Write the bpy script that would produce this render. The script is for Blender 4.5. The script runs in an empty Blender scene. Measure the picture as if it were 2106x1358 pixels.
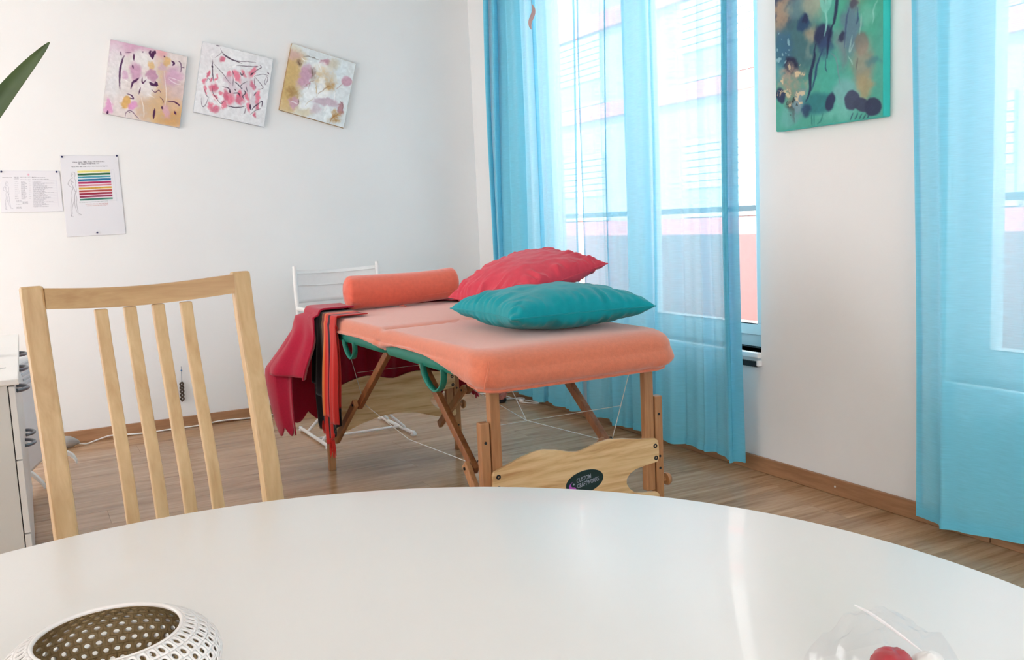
import bpy, bmesh, math, random
import numpy as np
from mathutils import Vector, Matrix
random.seed(7); rng = np.random.default_rng(7)
scene = bpy.context.scene
col = scene.collection
PI = math.pi
W, D = 2.637, 5.431            # window wall plane x = W, back wall plane y = D
XL, YF, ZC = -2.3, -2.4, 2.85  # left wall, wall behind the camera, ceiling

# ------------------------------------------------------------------ camera
F = 1900.0
cam_d = bpy.data.cameras.new('camera'); cam = bpy.data.objects.new('camera', cam_d); col.objects.link(cam)
cam_d.sensor_width = 36.0; cam_d.lens = 36.0 * F / 2106.0; cam_d.clip_start = 0.02
RX = Vector((0.882157780, -0.468786835, -0.045128207))
DN = Vector((-0.095619131, -0.084455674, -0.991828726))
FW = Vector((0.461144916, 0.879264547, -0.119328219))
m = Matrix.Identity(4)
for i in range(3):
    m[i][0] = RX[i]; m[i][1] = -DN[i]; m[i][2] = -FW[i]
m.translation = (0, 0, 1.09)
cam.matrix_world = m
scene.camera = cam
# ------------------------------------------------------------------ world, sun, exposure
world = bpy.data.worlds.new('sky'); scene.world = world; world.use_nodes = True
bg = world.node_tree.nodes['Background']
bg.inputs[0].default_value = (1.0, 0.94, 0.945, 1); bg.inputs[1].default_value = 6.0
sun_d = bpy.data.lights.new('sun', 'SUN'); sun = bpy.data.objects.new('sun', sun_d); col.objects.link(sun)
sun_d.energy = 7.0; sun_d.angle = 0.02; sun_d.color = (1.0, 0.95, 0.88)
sun.rotation_euler = Vector((0.62, 0.18, -0.76)).to_track_quat('-Z', 'Y').to_euler()
vs = scene.view_settings
vs.view_transform = 'Standard'; vs.look = 'None'; vs.gamma = 1.0; vs.use_curve_mapping = False
vs.exposure = 0.27
try:
    scene.cycles.use_denoising = True
    scene.cycles.max_bounces = 8; scene.cycles.diffuse_bounces = 5; scene.cycles.glossy_bounces = 3
    scene.cycles.use_adaptive_sampling = True; scene.cycles.adaptive_threshold = .045
    scene.cycles.transmission_bounces = 8; scene.cycles.transparent_max_bounces = 14
    scene.cycles.sample_clamp_indirect = 8.0
except Exception:
    pass

# ------------------------------------------------------------------ colour + material helpers
def lin(c):
    return c / 12.92 if c <= 0.04045 else ((c + 0.055) / 1.055) ** 2.4
def rgb(r, g=None, b=None):
    if g is None:
        r, g, b = r
    return (lin(r / 255), lin(g / 255), lin(b / 255), 1)
def nodes(mat):
    mat.use_nodes = True
    nt = mat.node_tree
    return nt, nt.nodes, nt.links, nt.nodes['Principled BSDF']
def plain(name, c, rough=0.5, metal=0.0, var=0.0, scale=30.0, bump=0.0, bscale=200.0, sheen=0.0, coat=0.0, stretch=(1, 1, 1), spec=0.5):
    mat = bpy.data.materials.new(name); nt, N, L, P = nodes(mat)
    c = rgb(*c)
    P.inputs['Base Color'].default_value = c; P.inputs['Roughness'].default_value = rough
    P.inputs['Metallic'].default_value = metal; P.inputs['Specular IOR Level'].default_value = spec
    P.inputs['Sheen Weight'].default_value = sheen; P.inputs['Coat Weight'].default_value = coat
    tc = N.new('ShaderNodeTexCoord'); mp = N.new('ShaderNodeMapping')
    mp.inputs['Scale'].default_value = stretch
    L.new(tc.outputs['Object'], mp.inputs['Vector'])
    if var:
        n = N.new('ShaderNodeTexNoise'); n.inputs['Scale'].default_value = scale; n.inputs['Detail'].default_value = 5
        L.new(mp.outputs[0], n.inputs['Vector'])
        r = N.new('ShaderNodeValToRGB'); r.color_ramp.elements[0].position = .3; r.color_ramp.elements[1].position = .7
        r.color_ramp.elements[0].color = tuple(x * (1 - var) for x in c[:3]) + (1,)
        r.color_ramp.elements[1].color = tuple(min(1, x * (1 + var)) for x in c[:3]) + (1,)
        L.new(n.outputs['Fac'], r.inputs[0]); L.new(r.outputs[0], P.inputs['Base Color'])
    if bump:
        n = N.new('ShaderNodeTexNoise'); n.inputs['Scale'].default_value = bscale; n.inputs['Detail'].default_value = 4
        L.new(mp.outputs[0], n.inputs['Vector'])
        b = N.new('ShaderNodeBump'); b.inputs['Strength'].default_value = bump; b.inputs['Distance'].default_value = .004
        L.new(n.outputs['Fac'], b.inputs['Height']); L.new(b.outputs[0], P.inputs['Normal'])
    return mat
def wood(name, c1, c2, axis='z', rough=0.45, scale=6.0, rnd=0.0, ring=0.55, c3=None):
    """streaky grain running along one axis"""
    mat = bpy.data.materials.new(name); nt, N, L, P = nodes(mat)
    tc = N.new('ShaderNodeTexCoord'); mp = N.new('ShaderNodeMapping')
    s = {'x': (.10, 1, 1), 'y': (1, .10, 1), 'z': (1, 1, .10)}[axis]
    mp.inputs['Scale'].default_value = s
    L.new(tc.outputs['Object'], mp.inputs['Vector'])
    oi = N.new('ShaderNodeObjectInfo')
    ad = N.new('ShaderNodeVectorMath'); ad.operation = 'MULTIPLY_ADD'
    ad.inputs[1].default_value = (1, 1, 1)
    cmb = N.new('ShaderNodeMath'); cmb.operation = 'MULTIPLY'; cmb.inputs[1].default_value = 37.0
    L.new(oi.outputs['Random'], cmb.inputs[0]); L.new(mp.outputs[0], ad.inputs[0]); L.new(cmb.outputs[0], ad.inputs[2])
    n = N.new('ShaderNodeTexNoise'); n.inputs['Scale'].default_value = scale * 4; n.inputs['Detail'].default_value = 6
    n.inputs['Distortion'].default_value = ring; n.inputs['Roughness'].default_value = .6
    L.new(ad.outputs[0], n.inputs['Vector'])
    n2 = N.new('ShaderNodeTexNoise'); n2.inputs['Scale'].default_value = scale * 18; n2.inputs['Detail'].default_value = 3
    L.new(ad.outputs[0], n2.inputs['Vector'])
    mx = N.new('ShaderNodeMix'); mx.data_type = 'FLOAT'; mx.inputs[0].default_value = .35
    L.new(n.outputs['Fac'], mx.inputs[2]); L.new(n2.outputs['Fac'], mx.inputs[3])
    r = N.new('ShaderNodeValToRGB'); e = r.color_ramp.elements
    e[0].position = .34; e[0].color = rgb(*c1); e[1].position = .66; e[1].color = rgb(*c2)
    if c3:
        k = e.new(.5); k.color = rgb(*c3)
    L.new(mx.outputs[0], r.inputs[0])
    out = r.outputs[0]
    if rnd:
        hs = N.new('ShaderNodeHueSaturation'); mr = N.new('ShaderNodeMapRange')
        mr.inputs['To Min'].default_value = 1 - rnd; mr.inputs['To Max'].default_value = 1 + rnd
        L.new(oi.outputs['Random'], mr.inputs[0]); L.new(mr.outputs[0], hs.inputs['Value']); L.new(out, hs.inputs['Color'])
        out = hs.outputs[0]
    L.new(out, P.inputs['Base Color'])
    P.inputs['Roughness'].default_value = rough
    return mat
def attr_mat(name, rough=0.6, attr='Col', bump=0.0, bscale=300, sheen=0.0, spec=0.5):
    mat = bpy.data.materials.new(name); nt, N, L, P = nodes(mat)
    a = N.new('ShaderNodeAttribute'); a.attribute_name = attr
    L.new(a.outputs['Color'], P.inputs['Base Color']); P.inputs['Roughness'].default_value = rough
    P.inputs['Sheen Weight'].default_value = sheen; P.inputs['Specular IOR Level'].default_value = spec
    if bump:
        tc = N.new('ShaderNodeTexCoord')
        n = N.new('ShaderNodeTexNoise'); n.inputs['Scale'].default_value = bscale; n.inputs['Detail'].default_value = 3
        L.new(tc.outputs['Object'], n.inputs['Vector'])
        b = N.new('ShaderNodeBump'); b.inputs['Strength'].default_value = bump; b.inputs['Distance'].default_value = .003
        L.new(n.outputs['Fac'], b.inputs['Height']); L.new(b.outputs[0], P.inputs['Normal'])
    return mat
def glassy(name, tint=(1, 1, 1), gloss=.06, rough=.02):
    mat = bpy.data.materials.new(name); mat.use_nodes = True
    nt = mat.node_tree; N, L = nt.nodes, nt.links
    N.remove(N['Principled BSDF']); out = N['Material Output']
    t = N.new('ShaderNodeBsdfTransparent'); t.inputs[0].default_value = tuple(tint) + (1,)
    g = N.new('ShaderNodeBsdfGlossy'); g.inputs['Roughness'].default_value = rough
    mx = N.new('ShaderNodeMixShader'); mx.inputs[0].default_value = gloss
    L.new(t.outputs[0], mx.inputs[1]); L.new(g.outputs[0], mx.inputs[2]); L.new(mx.outputs[0], out.inputs[0])
    return mat
def voile(name, c_diff, c_trans, see=.45):
    """sheer curtain cloth: part see-through weave, part lit thread, fine slub lines"""
    mat = bpy.data.materials.new(name); mat.use_nodes = True
    nt = mat.node_tree; N, L = nt.nodes, nt.links
    N.remove(N['Principled BSDF']); out = N['Material Output']
    d = N.new('ShaderNodeBsdfDiffuse'); d.inputs[0].default_value = rgb(*c_diff)
    t = N.new('ShaderNodeBsdfTranslucent'); t.inputs[0].default_value = rgb(*c_trans)
    m1 = N.new('ShaderNodeMixShader'); m1.inputs[0].default_value = .30
    L.new(d.outputs[0], m1.inputs[1]); L.new(t.outputs[0], m1.inputs[2])
    tr = N.new('ShaderNodeBsdfTransparent'); tr.inputs[0].default_value = (.94, .98, 1, 1)
    tc = N.new('ShaderNodeTexCoord'); mp = N.new('ShaderNodeMapping'); mp.inputs['Scale'].default_value = (1, 14, 300)
    n = N.new('ShaderNodeTexNoise'); n.inputs['Scale'].default_value = 1.2; n.inputs['Detail'].default_value = 2
    L.new(tc.outputs['Object'], mp.inputs[0]); L.new(mp.outputs[0], n.inputs['Vector'])
    mr = N.new('ShaderNodeMapRange'); mr.inputs['From Min'].default_value = .3; mr.inputs['From Max'].default_value = .8
    mr.inputs['To Min'].default_value = see + .04; mr.inputs['To Max'].default_value = see - .07
    L.new(n.outputs['Fac'], mr.inputs[0])
    m2 = N.new('ShaderNodeMixShader')
    L.new(mr.outputs[0], m2.inputs[0]); L.new(m1.outputs[0], m2.inputs[1]); L.new(tr.outputs[0], m2.inputs[2])
    L.new(m2.outputs[0], out.inputs[0])
    return mat

# ------------------------------------------------------------------ mesh helpers
class MB:
    def __init__(s):
        s.v = []; s.f = []; s.c = None
    def add(s, vs, fs):
        o = len(s.v); s.v += [tuple(p) for p in vs]; s.f += [tuple(i + o for i in f) for f in fs]; return s
    def box(s, lo, hi):
        x0, y0, z0 = lo; x1, y1, z1 = hi
        vs = [(x0,y0,z0),(x1,y0,z0),(x1,y1,z0),(x0,y1,z0),(x0,y0,z1),(x1,y0,z1),(x1,y1,z1),(x0,y1,z1)]
        return s.add(vs, [(3,2,1,0),(4,5,6,7),(0,1,5,4),(1,2,6,5),(2,3,7,6),(3,0,4,7)])
    def bar(s, a, b, w, h, side=(1, 0, 0)):
        """rectangular bar from a to b; w measured along `side`, h across"""
        a, b = Vector(a), Vector(b); d = (b - a).normalized(); sd = Vector(side)
        sd = (sd - d * sd.dot(d)).normalized(); n = d.cross(sd)
        vs = []
        for p in (a, b):
            for i, j in ((-1,-1),(1,-1),(1,1),(-1,1)):
                vs.append(p + sd * (i * w / 2) + n * (j * h / 2))
        return s.add(vs, [(3,2,1,0),(4,5,6,7),(0,1,5,4),(1,2,6,5),(2,3,7,6),(3,0,4,7)])
    def tube(s, pts, r, n=10, closed=False, caps=True, flat=1.0):
        pts = [Vector(p) for p in pts]; k = len(pts)
        rs = r if hasattr(r, '__len__') else [r] * k
        up = None; o = len(s.v); vs = []
        for i, p in enumerate(pts):
            if closed: t = pts[(i + 1) % k] - pts[i - 1]
            else: t = pts[min(i + 1, k - 1)] - pts[max(i - 1, 0)]
            t.normalize()
            if up is None:
                up = Vector((0, 0, 1)) if abs(t.z) < .9 else Vector((1, 0, 0))
            a = (up - t * up.dot(t)).normalized(); up = a; b = t.cross(a)
            for j in range(n):
                q = 2 * PI * j / n
                vs.append(p + a * (math.cos(q) * rs[i] * flat) + b * (math.sin(q) * rs[i]))
        fs = []
        for i in range(k if closed else k - 1):
            for j in range(n):
                i2 = (i + 1) % k
                fs.append((i*n+j, i*n+(j+1)%n, i2*n+(j+1)%n, i2*n+j))
        if caps and not closed:
            fs.append(tuple(range(n))[::-1]); fs.append(tuple((k-1)*n + j for j in range(n)))
        return s.add(vs, fs)
    def lathe(s, prof, c=(0, 0, 0), n=32, axis='z'):
        vs = []; fs = []
        for (r, z) in prof:
            for j in range(n):
                q = 2 * PI * j / n
                a, b = r * math.cos(q), r * math.sin(q)
                p = {'z': (a, b, z), 'x': (z, a, b), 'y': (a, z, b)}[axis]
                vs.append((p[0]+c[0], p[1]+c[1], p[2]+c[2]))
        for i in range(len(prof) - 1):
            for j in range(n):
                fs.append((i*n+j, i*n+(j+1)%n, (i+1)*n+(j+1)%n, (i+1)*n+j))
        return s.add(vs, fs)
    def prism(s, poly, fn, t0, t1):
        """poly of 2D points; fn(a,b,t) -> 3D"""
        n = len(poly)
        vs = [fn(a, b, t0) for a, b in poly] + [fn(a, b, t1) for a, b in poly]
        fs = [tuple(range(n))[::-1], tuple(range(n, 2 * n))]
        fs += [(i, (i+1) % n, n+(i+1) % n, n+i) for i in range(n)]
        return s.add(vs, fs)
    def grid(s, fn, nu, nv, wrap_u=False):
        vs = [fn(i / (nu if wrap_u else nu - 1), j / (nv - 1)) for j in range(nv) for i in range(nu)]
        fs = []
        for j in range(nv - 1):
            for i in range(nu if wrap_u else nu - 1):
                i2 = (i + 1) % nu
                fs.append((j*nu+i, j*nu+i2, (j+1)*nu+i2, (j+1)*nu+i))
        return s.add(vs, fs)
    def build(s, name, mat, parent=None, smooth=False, bevel=0.0, solid=0.0, angle=35, xf=None):
        me = bpy.data.meshes.new(name)
        base = parent.matrix_world.translation if parent is not None else Vector((0, 0, 0))
        if parent is not None:
            base = world_base(parent)
        vs = s.v if xf is None else [xf @ Vector(p) for p in s.v]
        me.from_pydata([(p[0]-base[0], p[1]-base[1], p[2]-base[2]) for p in vs], [], s.f)
        bm = bmesh.new(); bm.from_mesh(me); bmesh.ops.recalc_face_normals(bm, faces=bm.faces); bm.to_mesh(me); bm.free()
        me.materials.append(mat)
        if s.c is not None:
            ca = me.color_attributes.new('Col', 'FLOAT_COLOR', 'POINT')
            arr = np.ones((len(s.v), 4), dtype=np.float32); arr[:, :3] = np.asarray(s.c, dtype=np.float32).reshape(-1, 3)
            ca.data.foreach_set('color', arr.ravel())
        o = bpy.data.objects.new(name, me); col.objects.link(o)
        if parent is not None: o.parent = parent
        if smooth:
            me.polygons.foreach_set('use_smooth', [True] * len(me.polygons))
            if angle < 180: me.set_sharp_from_angle(angle=math.radians(angle))
        if bevel:
            b = o.modifiers.new('bevel', 'BEVEL'); b.width = bevel; b.segments = 2; b.limit_method = 'ANGLE'
        if solid:
            k = o.modifiers.new('solid', 'SOLIDIFY'); k.thickness = abs(solid); k.offset = 0 if solid > 0 else -1
        return o
BASES = {}
def world_base(o):
    if o.name in BASES: return BASES[o.name]
    return Vector((0, 0, 0)) if o.parent is None else world_base(o.parent)
def thing(name, label, cat, base, group=None):
    o = bpy.data.objects.new(name, None); col.objects.link(o)
    o.empty_display_size = .05; o.location = base; BASES[o.name] = Vector(base)
    o['label'] = label; o['category'] = cat
    if group: o['group'] = group
    return o
def tag(o, label, cat, group=None):
    o['label'] = label; o['category'] = cat
    if group: o['group'] = group
    return o
def struct(o):
    o['kind'] = 'structure'; return o
def smoothstep(a, b, x):
    t = min(1, max(0, (x - a) / (b - a))); return t * t * (3 - 2 * t)
def lerp_table(tab, x):
    return float(np.interp(x, [t[0] for t in tab], [t[1] for t in tab]))
def spline(pts, k=8):
    """Catmull-Rom through points"""
    P = [Vector(p) for p in pts]; out = []
    for i in range(len(P) - 1):
        p0 = P[max(i-1, 0)]; p1 = P[i]; p2 = P[i+1]; p3 = P[min(i+2, len(P)-1)]
        for j in range(k):
            t = j / k
            out.append(.5*((2*p1)+(-p0+p2)*t+(2*p0-5*p1+4*p2-p3)*t*t+(-p0+3*p1-3*p2+p3)*t**3))
    out.append(P[-1]); return out
# smooth value noise for cloth and paint
_lat = rng.random((64, 64))
def vnoise(x, y):
    x = np.asarray(x, float); y = np.asarray(y, float)
    xi = np.floor(x).astype(int); yi = np.floor(y).astype(int); fx = x - xi; fy = y - yi
    fx = fx*fx*(3-2*fx); fy = fy*fy*(3-2*fy)
    g = lambda a, b: _lat[a % 64, b % 64]
    return (g(xi,yi)*(1-fx)+g(xi+1,yi)*fx)*(1-fy)+(g(xi,yi+1)*(1-fx)+g(xi+1,yi+1)*fx)*fy
def fbm(x, y, o=4):
    s = 0; a = .5
    for i in range(o):
        s = s + a * vnoise(x * 2**i + 17*i, y * 2**i + 31*i); a *= .5
    return s / (1 - .5**o)

# ------------------------------------------------------------------ materials
M = {}
M['wall'] = plain('white wall paint', (233, 235, 235), .85, var=.012, scale=3, bump=.06, bscale=160)
M['ceiling'] = plain('white ceiling paint', (238, 238, 236), .9, var=.01, scale=2)
M['plank'] = wood('oak laminate', (144, 110, 80), (198, 164, 130), 'x', .22, 3.2, .06, .9, (176, 140, 106))
M['base'] = wood('baseboard oak', (146, 104, 72), (181, 138, 102), 'x', .42, 5)
M['basey'] = wood('baseboard oak y', (146, 104, 72), (181, 138, 102), 'y', .42, 5)
M['pvc'] = plain('white window frame', (240, 242, 243), .35, var=.01)
M['dark'] = plain('black rubber', (24, 24, 27), .5, var=.1)
M['glass'] = glassy('window glass', (.97, .985, .98), .05)
M['curtain'] = voile('turquoise voile', (122, 226, 253), (172, 186, 204), .17)
M['tabletop'] = plain('white lacquer', (232, 231, 227), .30, var=.008, scale=4, coat=.15)
M['birch'] = wood('light birch', (188, 152, 106), (214, 184, 138), 'z', .42, 5, .02, 1.6)
M['birchx'] = wood('light birch rail', (180, 142, 98), (206, 172, 126), 'x', .42, 5, .02, 1.2)
M['beech'] = wood('beech legs', (150, 100, 62), (188, 138, 94), 'z', .4, 7, .03, .6)
M['brace'] = wood('stained braces', (112, 64, 36), (158, 102, 62), 'z', .4, 7, .03, .6)
M['ply'] = wood('maple plywood', (184, 138, 88), (234, 206, 160), 'x', .38, 3.4, .0, 3.4, (218, 184, 134))
M['salmon'] = plain('salmon terry', (214, 122, 92), .95, var=.06, scale=90, bump=.35, bscale=420, sheen=.55, spec=.15)
M['salmon2'] = plain('salmon velour', (224, 108, 86), .95, var=.05, scale=60, bump=.2, bscale=420, sheen=.45, spec=.15)
M['teal'] = plain('teal cotton', (0, 148, 158), .8, var=.06, scale=40, bump=.12, bscale=500, sheen=.15, spec=.2)
M['pink'] = plain('raspberry cotton', (206, 66, 84), .8, var=.06, scale=40, bump=.12, bscale=500, sheen=.15, spec=.2)
M['vinyl'] = plain('green vinyl', (20, 122, 106), .5, var=.05, scale=30, bump=.1, bscale=300)
M['crimson'] = plain('crimson wool', (172, 28, 58), .95, var=.07, scale=120, bump=.3, bscale=600, sheen=.3, spec=.1)
M['stripe'] = attr_mat('striped wool', .95, bump=.3, bscale=600, sheen=.2, spec=.1)
M['redyarn'] = plain('red yarn', (206, 44, 36), .95, var=.1, scale=80)
M['cable'] = plain('white cable', (235, 235, 232), .45, var=.01)
M['wire'] = plain('white steel wire', (214, 212, 206), .4, var=.02)
M['canvaswhite'] = plain('white sling fabric', (230, 232, 231), .85, var=.015, scale=60, bump=.15, bscale=700)
M['whitemetal'] = plain('white powder coat', (236, 236, 234), .35, var=.01)
M['cab'] = plain('white melamine', (231, 231, 228), .4, var=.01, scale=4)
M['cabside'] = plain('pale grey melamine', (214, 214, 209), .5, var=.01, scale=4)
M['handle'] = plain('grey metal handle', (126, 130, 138), .35, metal=.6, var=.04)
M['paper'] = attr_mat('printed paper', .8)
M['paint'] = attr_mat('acrylic paint', .6, bump=.5, bscale=70, spec=.25)
M['ceramic'] = plain('white ceramic', (236, 233, 230), .35, var=.02, scale=20)
M['olive'] = plain('olive glaze inside', (158, 136, 98), .6, var=.12, scale=25)
M['redwax'] = plain('red wax', (178, 26, 44), .4, var=.06)
M['leaf'] = None
M['film'] = None

# ================================================================== SETTING
# floor: laminate planks running along x on a dark underlay
floor = struct(MB().box((XL, YF, -.05), (W + .2, D + .1, -.012)).build('floor', plain('underlay', (70, 56, 42), .9, var=.05)))
pw, pl = .193, 1.28
pm = MB().box((0, 0, -.012), (pl - .0008, pw - .0008, 0)).build('plank', M['plank'], floor)
plank_mesh = pm.data
y = YF; r = 0; first = True
while y < D + .05:
    x = XL - (r * .47 % 1.0) * pl
    while x < W + .1:
        if first: o = pm; first = False
        else:
            o = pm.copy(); col.objects.link(o); o.parent = floor
        o.location = (x, y, 0)
        x += pl
    y += pw; r += 1
struct(MB().box((XL - .2, YF - .2, ZC), (W + .25, D + .2, ZC + .15)).build('ceiling', M['ceiling']))
struct(MB().box((XL - .2, D, -.05), (W + .25, D + .2, ZC)).build('wall_back', M['wall']))
FILL_L = (2.5, 5.0, .15, 2.5)    # unseen opening added to the left wall to light the room's far half
wl = MB().box((XL - .2, YF - .2, -.05), (XL, FILL_L[0], ZC)); wl.box((XL - .2, FILL_L[1], -.05), (XL, D, ZC))
wl.box((XL - .2, FILL_L[0], -.05), (XL, FILL_L[1], FILL_L[2])); wl.box((XL - .2, FILL_L[0], FILL_L[3]), (XL, FILL_L[1], ZC))
struct(wl.build('wall_left', M['wall']))
FILL_F = (-1.9, 1.3, .9, 2.5)     # unseen opening added behind the camera to brighten camera-facing sides
wf = MB().box((XL, YF - .2, -.05), (FILL_F[0], YF, ZC)); wf.box((FILL_F[1], YF - .2, -.05), (W + .25, YF, ZC))
wf.box((FILL_F[0], YF - .2, -.05), (FILL_F[1], YF, FILL_F[2])); wf.box((FILL_F[0], YF - .2, FILL_F[3]), (FILL_F[1], YF, ZC))
struct(wf.build('wall_front', M['wall']))
WINS = [(2.84, 4.70), (-.10, 1.985)]
Z0, Z1, WT = .50, 2.62, .22
wr = MB()
ys = sorted(WINS)
prev = YF
for a, b in ys:
    wr.box((W, prev, -.05), (W + WT, a, ZC)); wr.box((W, a, -.05), (W + WT, b, Z0)); wr.box((W, a, Z1), (W + WT, b, ZC)); prev = b
wr.box((W, prev, -.05), (W + WT, D, ZC))
struct(wr.build('wall_right', M['wall']))
# baseboards
BH, BT = .064, .014
def board(name, lo, hi, mat):
    o = struct(MB().box(lo, hi).build(name, mat, bevel=.003)); return o
board('baseboard_back', (XL, D - BT, 0), (W, D, BH), M['base'])
bb = board('baseboard_right', (W - BT, 1.812, 0), (W, D - BT, BH), M['basey'])
MB().box((W - BT, YF, 0), (W, 1.806, BH)).build('board_length', M['basey'], bb, bevel=.003)
board('baseboard_left', (XL, YF, 0), (XL + BT, D - BT, BH), M['basey'])
board('baseboard_front', (XL + BT, YF, 0), (W - BT, YF + BT, BH), M['base'])
for yy in (2.44, 1.93, 3.25):
    MB().lathe([(0, -.001), (.004, -.001), (.004, .001), (0, .001)], (W - BT - .001, yy, .034), 10, 'x').build('screw', M['wire'], bb, smooth=True)
# windows
def window(n, a, b):
    x0, x1 = W + .09, W + .15
    fr = MB(); t = .055
    fr.box((x0, a, Z0), (x1, b, Z0 + t)); fr.box((x0, a, Z1 - t), (x1, b, Z1))
    fr.box((x0, a, Z0 + t), (x1, a + t, Z1 - t)); fr.box((x0, b - t, Z0 + t), (x1, b, Z1 - t))
    w = struct(fr.build('window_%d' % n, M['pvc'], bevel=.004))
    mid = (a + b) / 2
    MB().box((x0 - .012, mid - .05, Z0 + t), (x1 - .005, mid + .05, Z1 - t)).build('mullion', M['pvc'], w, bevel=.004)
    for (p, q) in ((a + t, mid - .05), (mid + .05, b - t)):
        sh = MB(); u = .05
        sh.box((x0 - .015, p, Z0 + t), (x1 - .01, q, Z0 + t + u)); sh.box((x0 - .015, p, Z1 - t - u), (x1 - .01, q, Z1 - t))
        sh.box((x0 - .015, p, Z0 + t + u), (x1 - .01, p + u, Z1 - t - u)); sh.box((x0 - .015, q - u, Z0 + t + u), (x1 - .01, q, Z1 - t - u))
        s = sh.build('sash', M['pvc'], w, bevel=.004)
        MB().box((x0 + .012, p + u, Z0 + t + u), (x0 + .018, q - u, Z1 - t - u)).build('pane', M['glass'], s)
        MB().box((x0 - .0155, p + u - .004, Z0 + t + u - .004), (x0 - .010, q - u + .004, Z0 + t + u)).build('gasket', M['dark'], s)
    MB().box((x0 - .002, a + .002, Z0 - .006 + .006), (x0 + .0, b - .002, Z0 + .005)).build('gasket', M['dark'], w)
    # interior sill
    struct(MB().box((W - .02, a - .0, Z0 - .022), (x0, b + .0, Z0)).build('trim_%d' % n, M['pvc'], bevel=.004))
for i, (a, b) in enumerate(WINS): window(i + 1, a, b)
# invented windows, left and behind the camera, added to balance the light
def added_window(n, a, b, z0, z1, fn):
    fr = MB(); t = .06; c = (a + b)/2
    def bx(m_, u0, u1, w0, w1, d0=-.14, d1=-.08):
        p, q = fn(u0, d0, w0), fn(u1, d1, w1)
        return m_.box(tuple(min(x, y) for x, y in zip(p, q)), tuple(max(x, y) for x, y in zip(p, q)))
    for u0, u1, w0, w1 in ((a, b, z0, z0 + t), (a, b, z1 - t, z1), (a, a + t, z0 + t, z1 - t), (b - t, b, z0 + t, z1 - t), (c - .04, c + .04, z0 + t, z1 - t)): bx(fr, u0, u1, w0, w1)
    w = struct(fr.build('window_%d' % n, M['pvc'], bevel=.004))  # frame of an added light opening, no known window stands here
    for u0, u1 in ((a + t, c - .04), (c + .04, b - t)): bx(MB(), u0, u1, z0 + t, z1 - t, -.113, -.107).build('pane', M['glass'], w)
added_window(3, *FILL_L, lambda u, d, z: (XL + d, u, z))
added_window(4, *FILL_F, lambda u, d, z: (u, YF + d, z))

# ================================================================== OUTSIDE
gr = struct(MB().box((W + .3, -30, -4.2), (40, 45, -4.0)).build('ground', plain('pale street paving', (196, 192, 186), .9, var=.05, scale=1.5)))
FX = W + 8.5
fac = thing('apartment_facade', 'pale apartment block with pink bands seen through the sheer curtains', 'building', (FX, 8, -4))
M['facade'] = plain('white render outside', (186, 180, 177), .9, var=.02, scale=1)
M['pinkband'] = plain('pink render band', (204, 132, 130), .9, var=.03, scale=1)
M['slat'] = plain('white shutter slats', (194, 192, 190), .7, var=.01)
M['farglass'] = plain('far window glass', (172, 184, 194), .15, var=.03)
MB().box((FX, -14, -4), (FX + 4, 34, 5.8)).build('wall', M['facade'], fac)
for zb, h in ((-2.05, .75), (.05, .9), (3.1, .30), (4.9, .35)):
    MB().box((FX - .12, -14, zb), (FX - .002, 34, zb + h)).build('pink_band', M['pinkband'], fac)
sl_mesh = None
for k in range(9):
    ya = -11 + k * 4.6
    for zf in (1.05, 3.5):
        wq = MB().box((FX - .05, ya, zf), (FX - .004, ya + 1.9, zf + 1.35)).build('far_window', M['farglass'], fac)
        MB().box((FX - .09, ya - .08, zf - .08), (FX - .052, ya + 1.98, zf - .0)).build('window_ledge', M['slat'], wq)
        for q in range(7):
            MB().box((FX - .085, ya, zf + .45 + q * .13), (FX - .055, ya + 1.9, zf + .56 + q * .13)).build('shutter_slat', M['slat'], wq)
# balcony rail outside the windows
M['rail'] = plain('blue grey rail paint', (120, 140, 150), .5, var=.03)
ba = thing('balcony_railing', 'blue-grey metal balcony railing outside the curtained window', 'railing', (W + .62, 2.0, -.2))
MB().box((W + .60, -2.6, 1.075), (W + .65, 5.8, 1.105)).build('top_rail', M['rail'], ba, bevel=.004)
MB().box((W + .61, -2.6, .10), (W + .64, 5.8, .13)).build('bottom_rail', M['rail'], ba, bevel=.004)
for k in range(7):
    yy = -2.55 + k * 1.39
    MB().box((W + .605, yy, -.2), (W + .645, yy + .04, 1.075)).build('post', M['rail'], ba, bevel=.003)
MB().box((W + .62, -2.5, .16), (W + .63, 5.75, .96)).build('infill_panel', plain('pale pink balcony panel', (236, 176, 168), .6, var=.03), ba)
struct(MB().box((W + WT, -2.7, -.4), (W + .75, 5.9, -.2)).build('trim_3', M['facade']))

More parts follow.
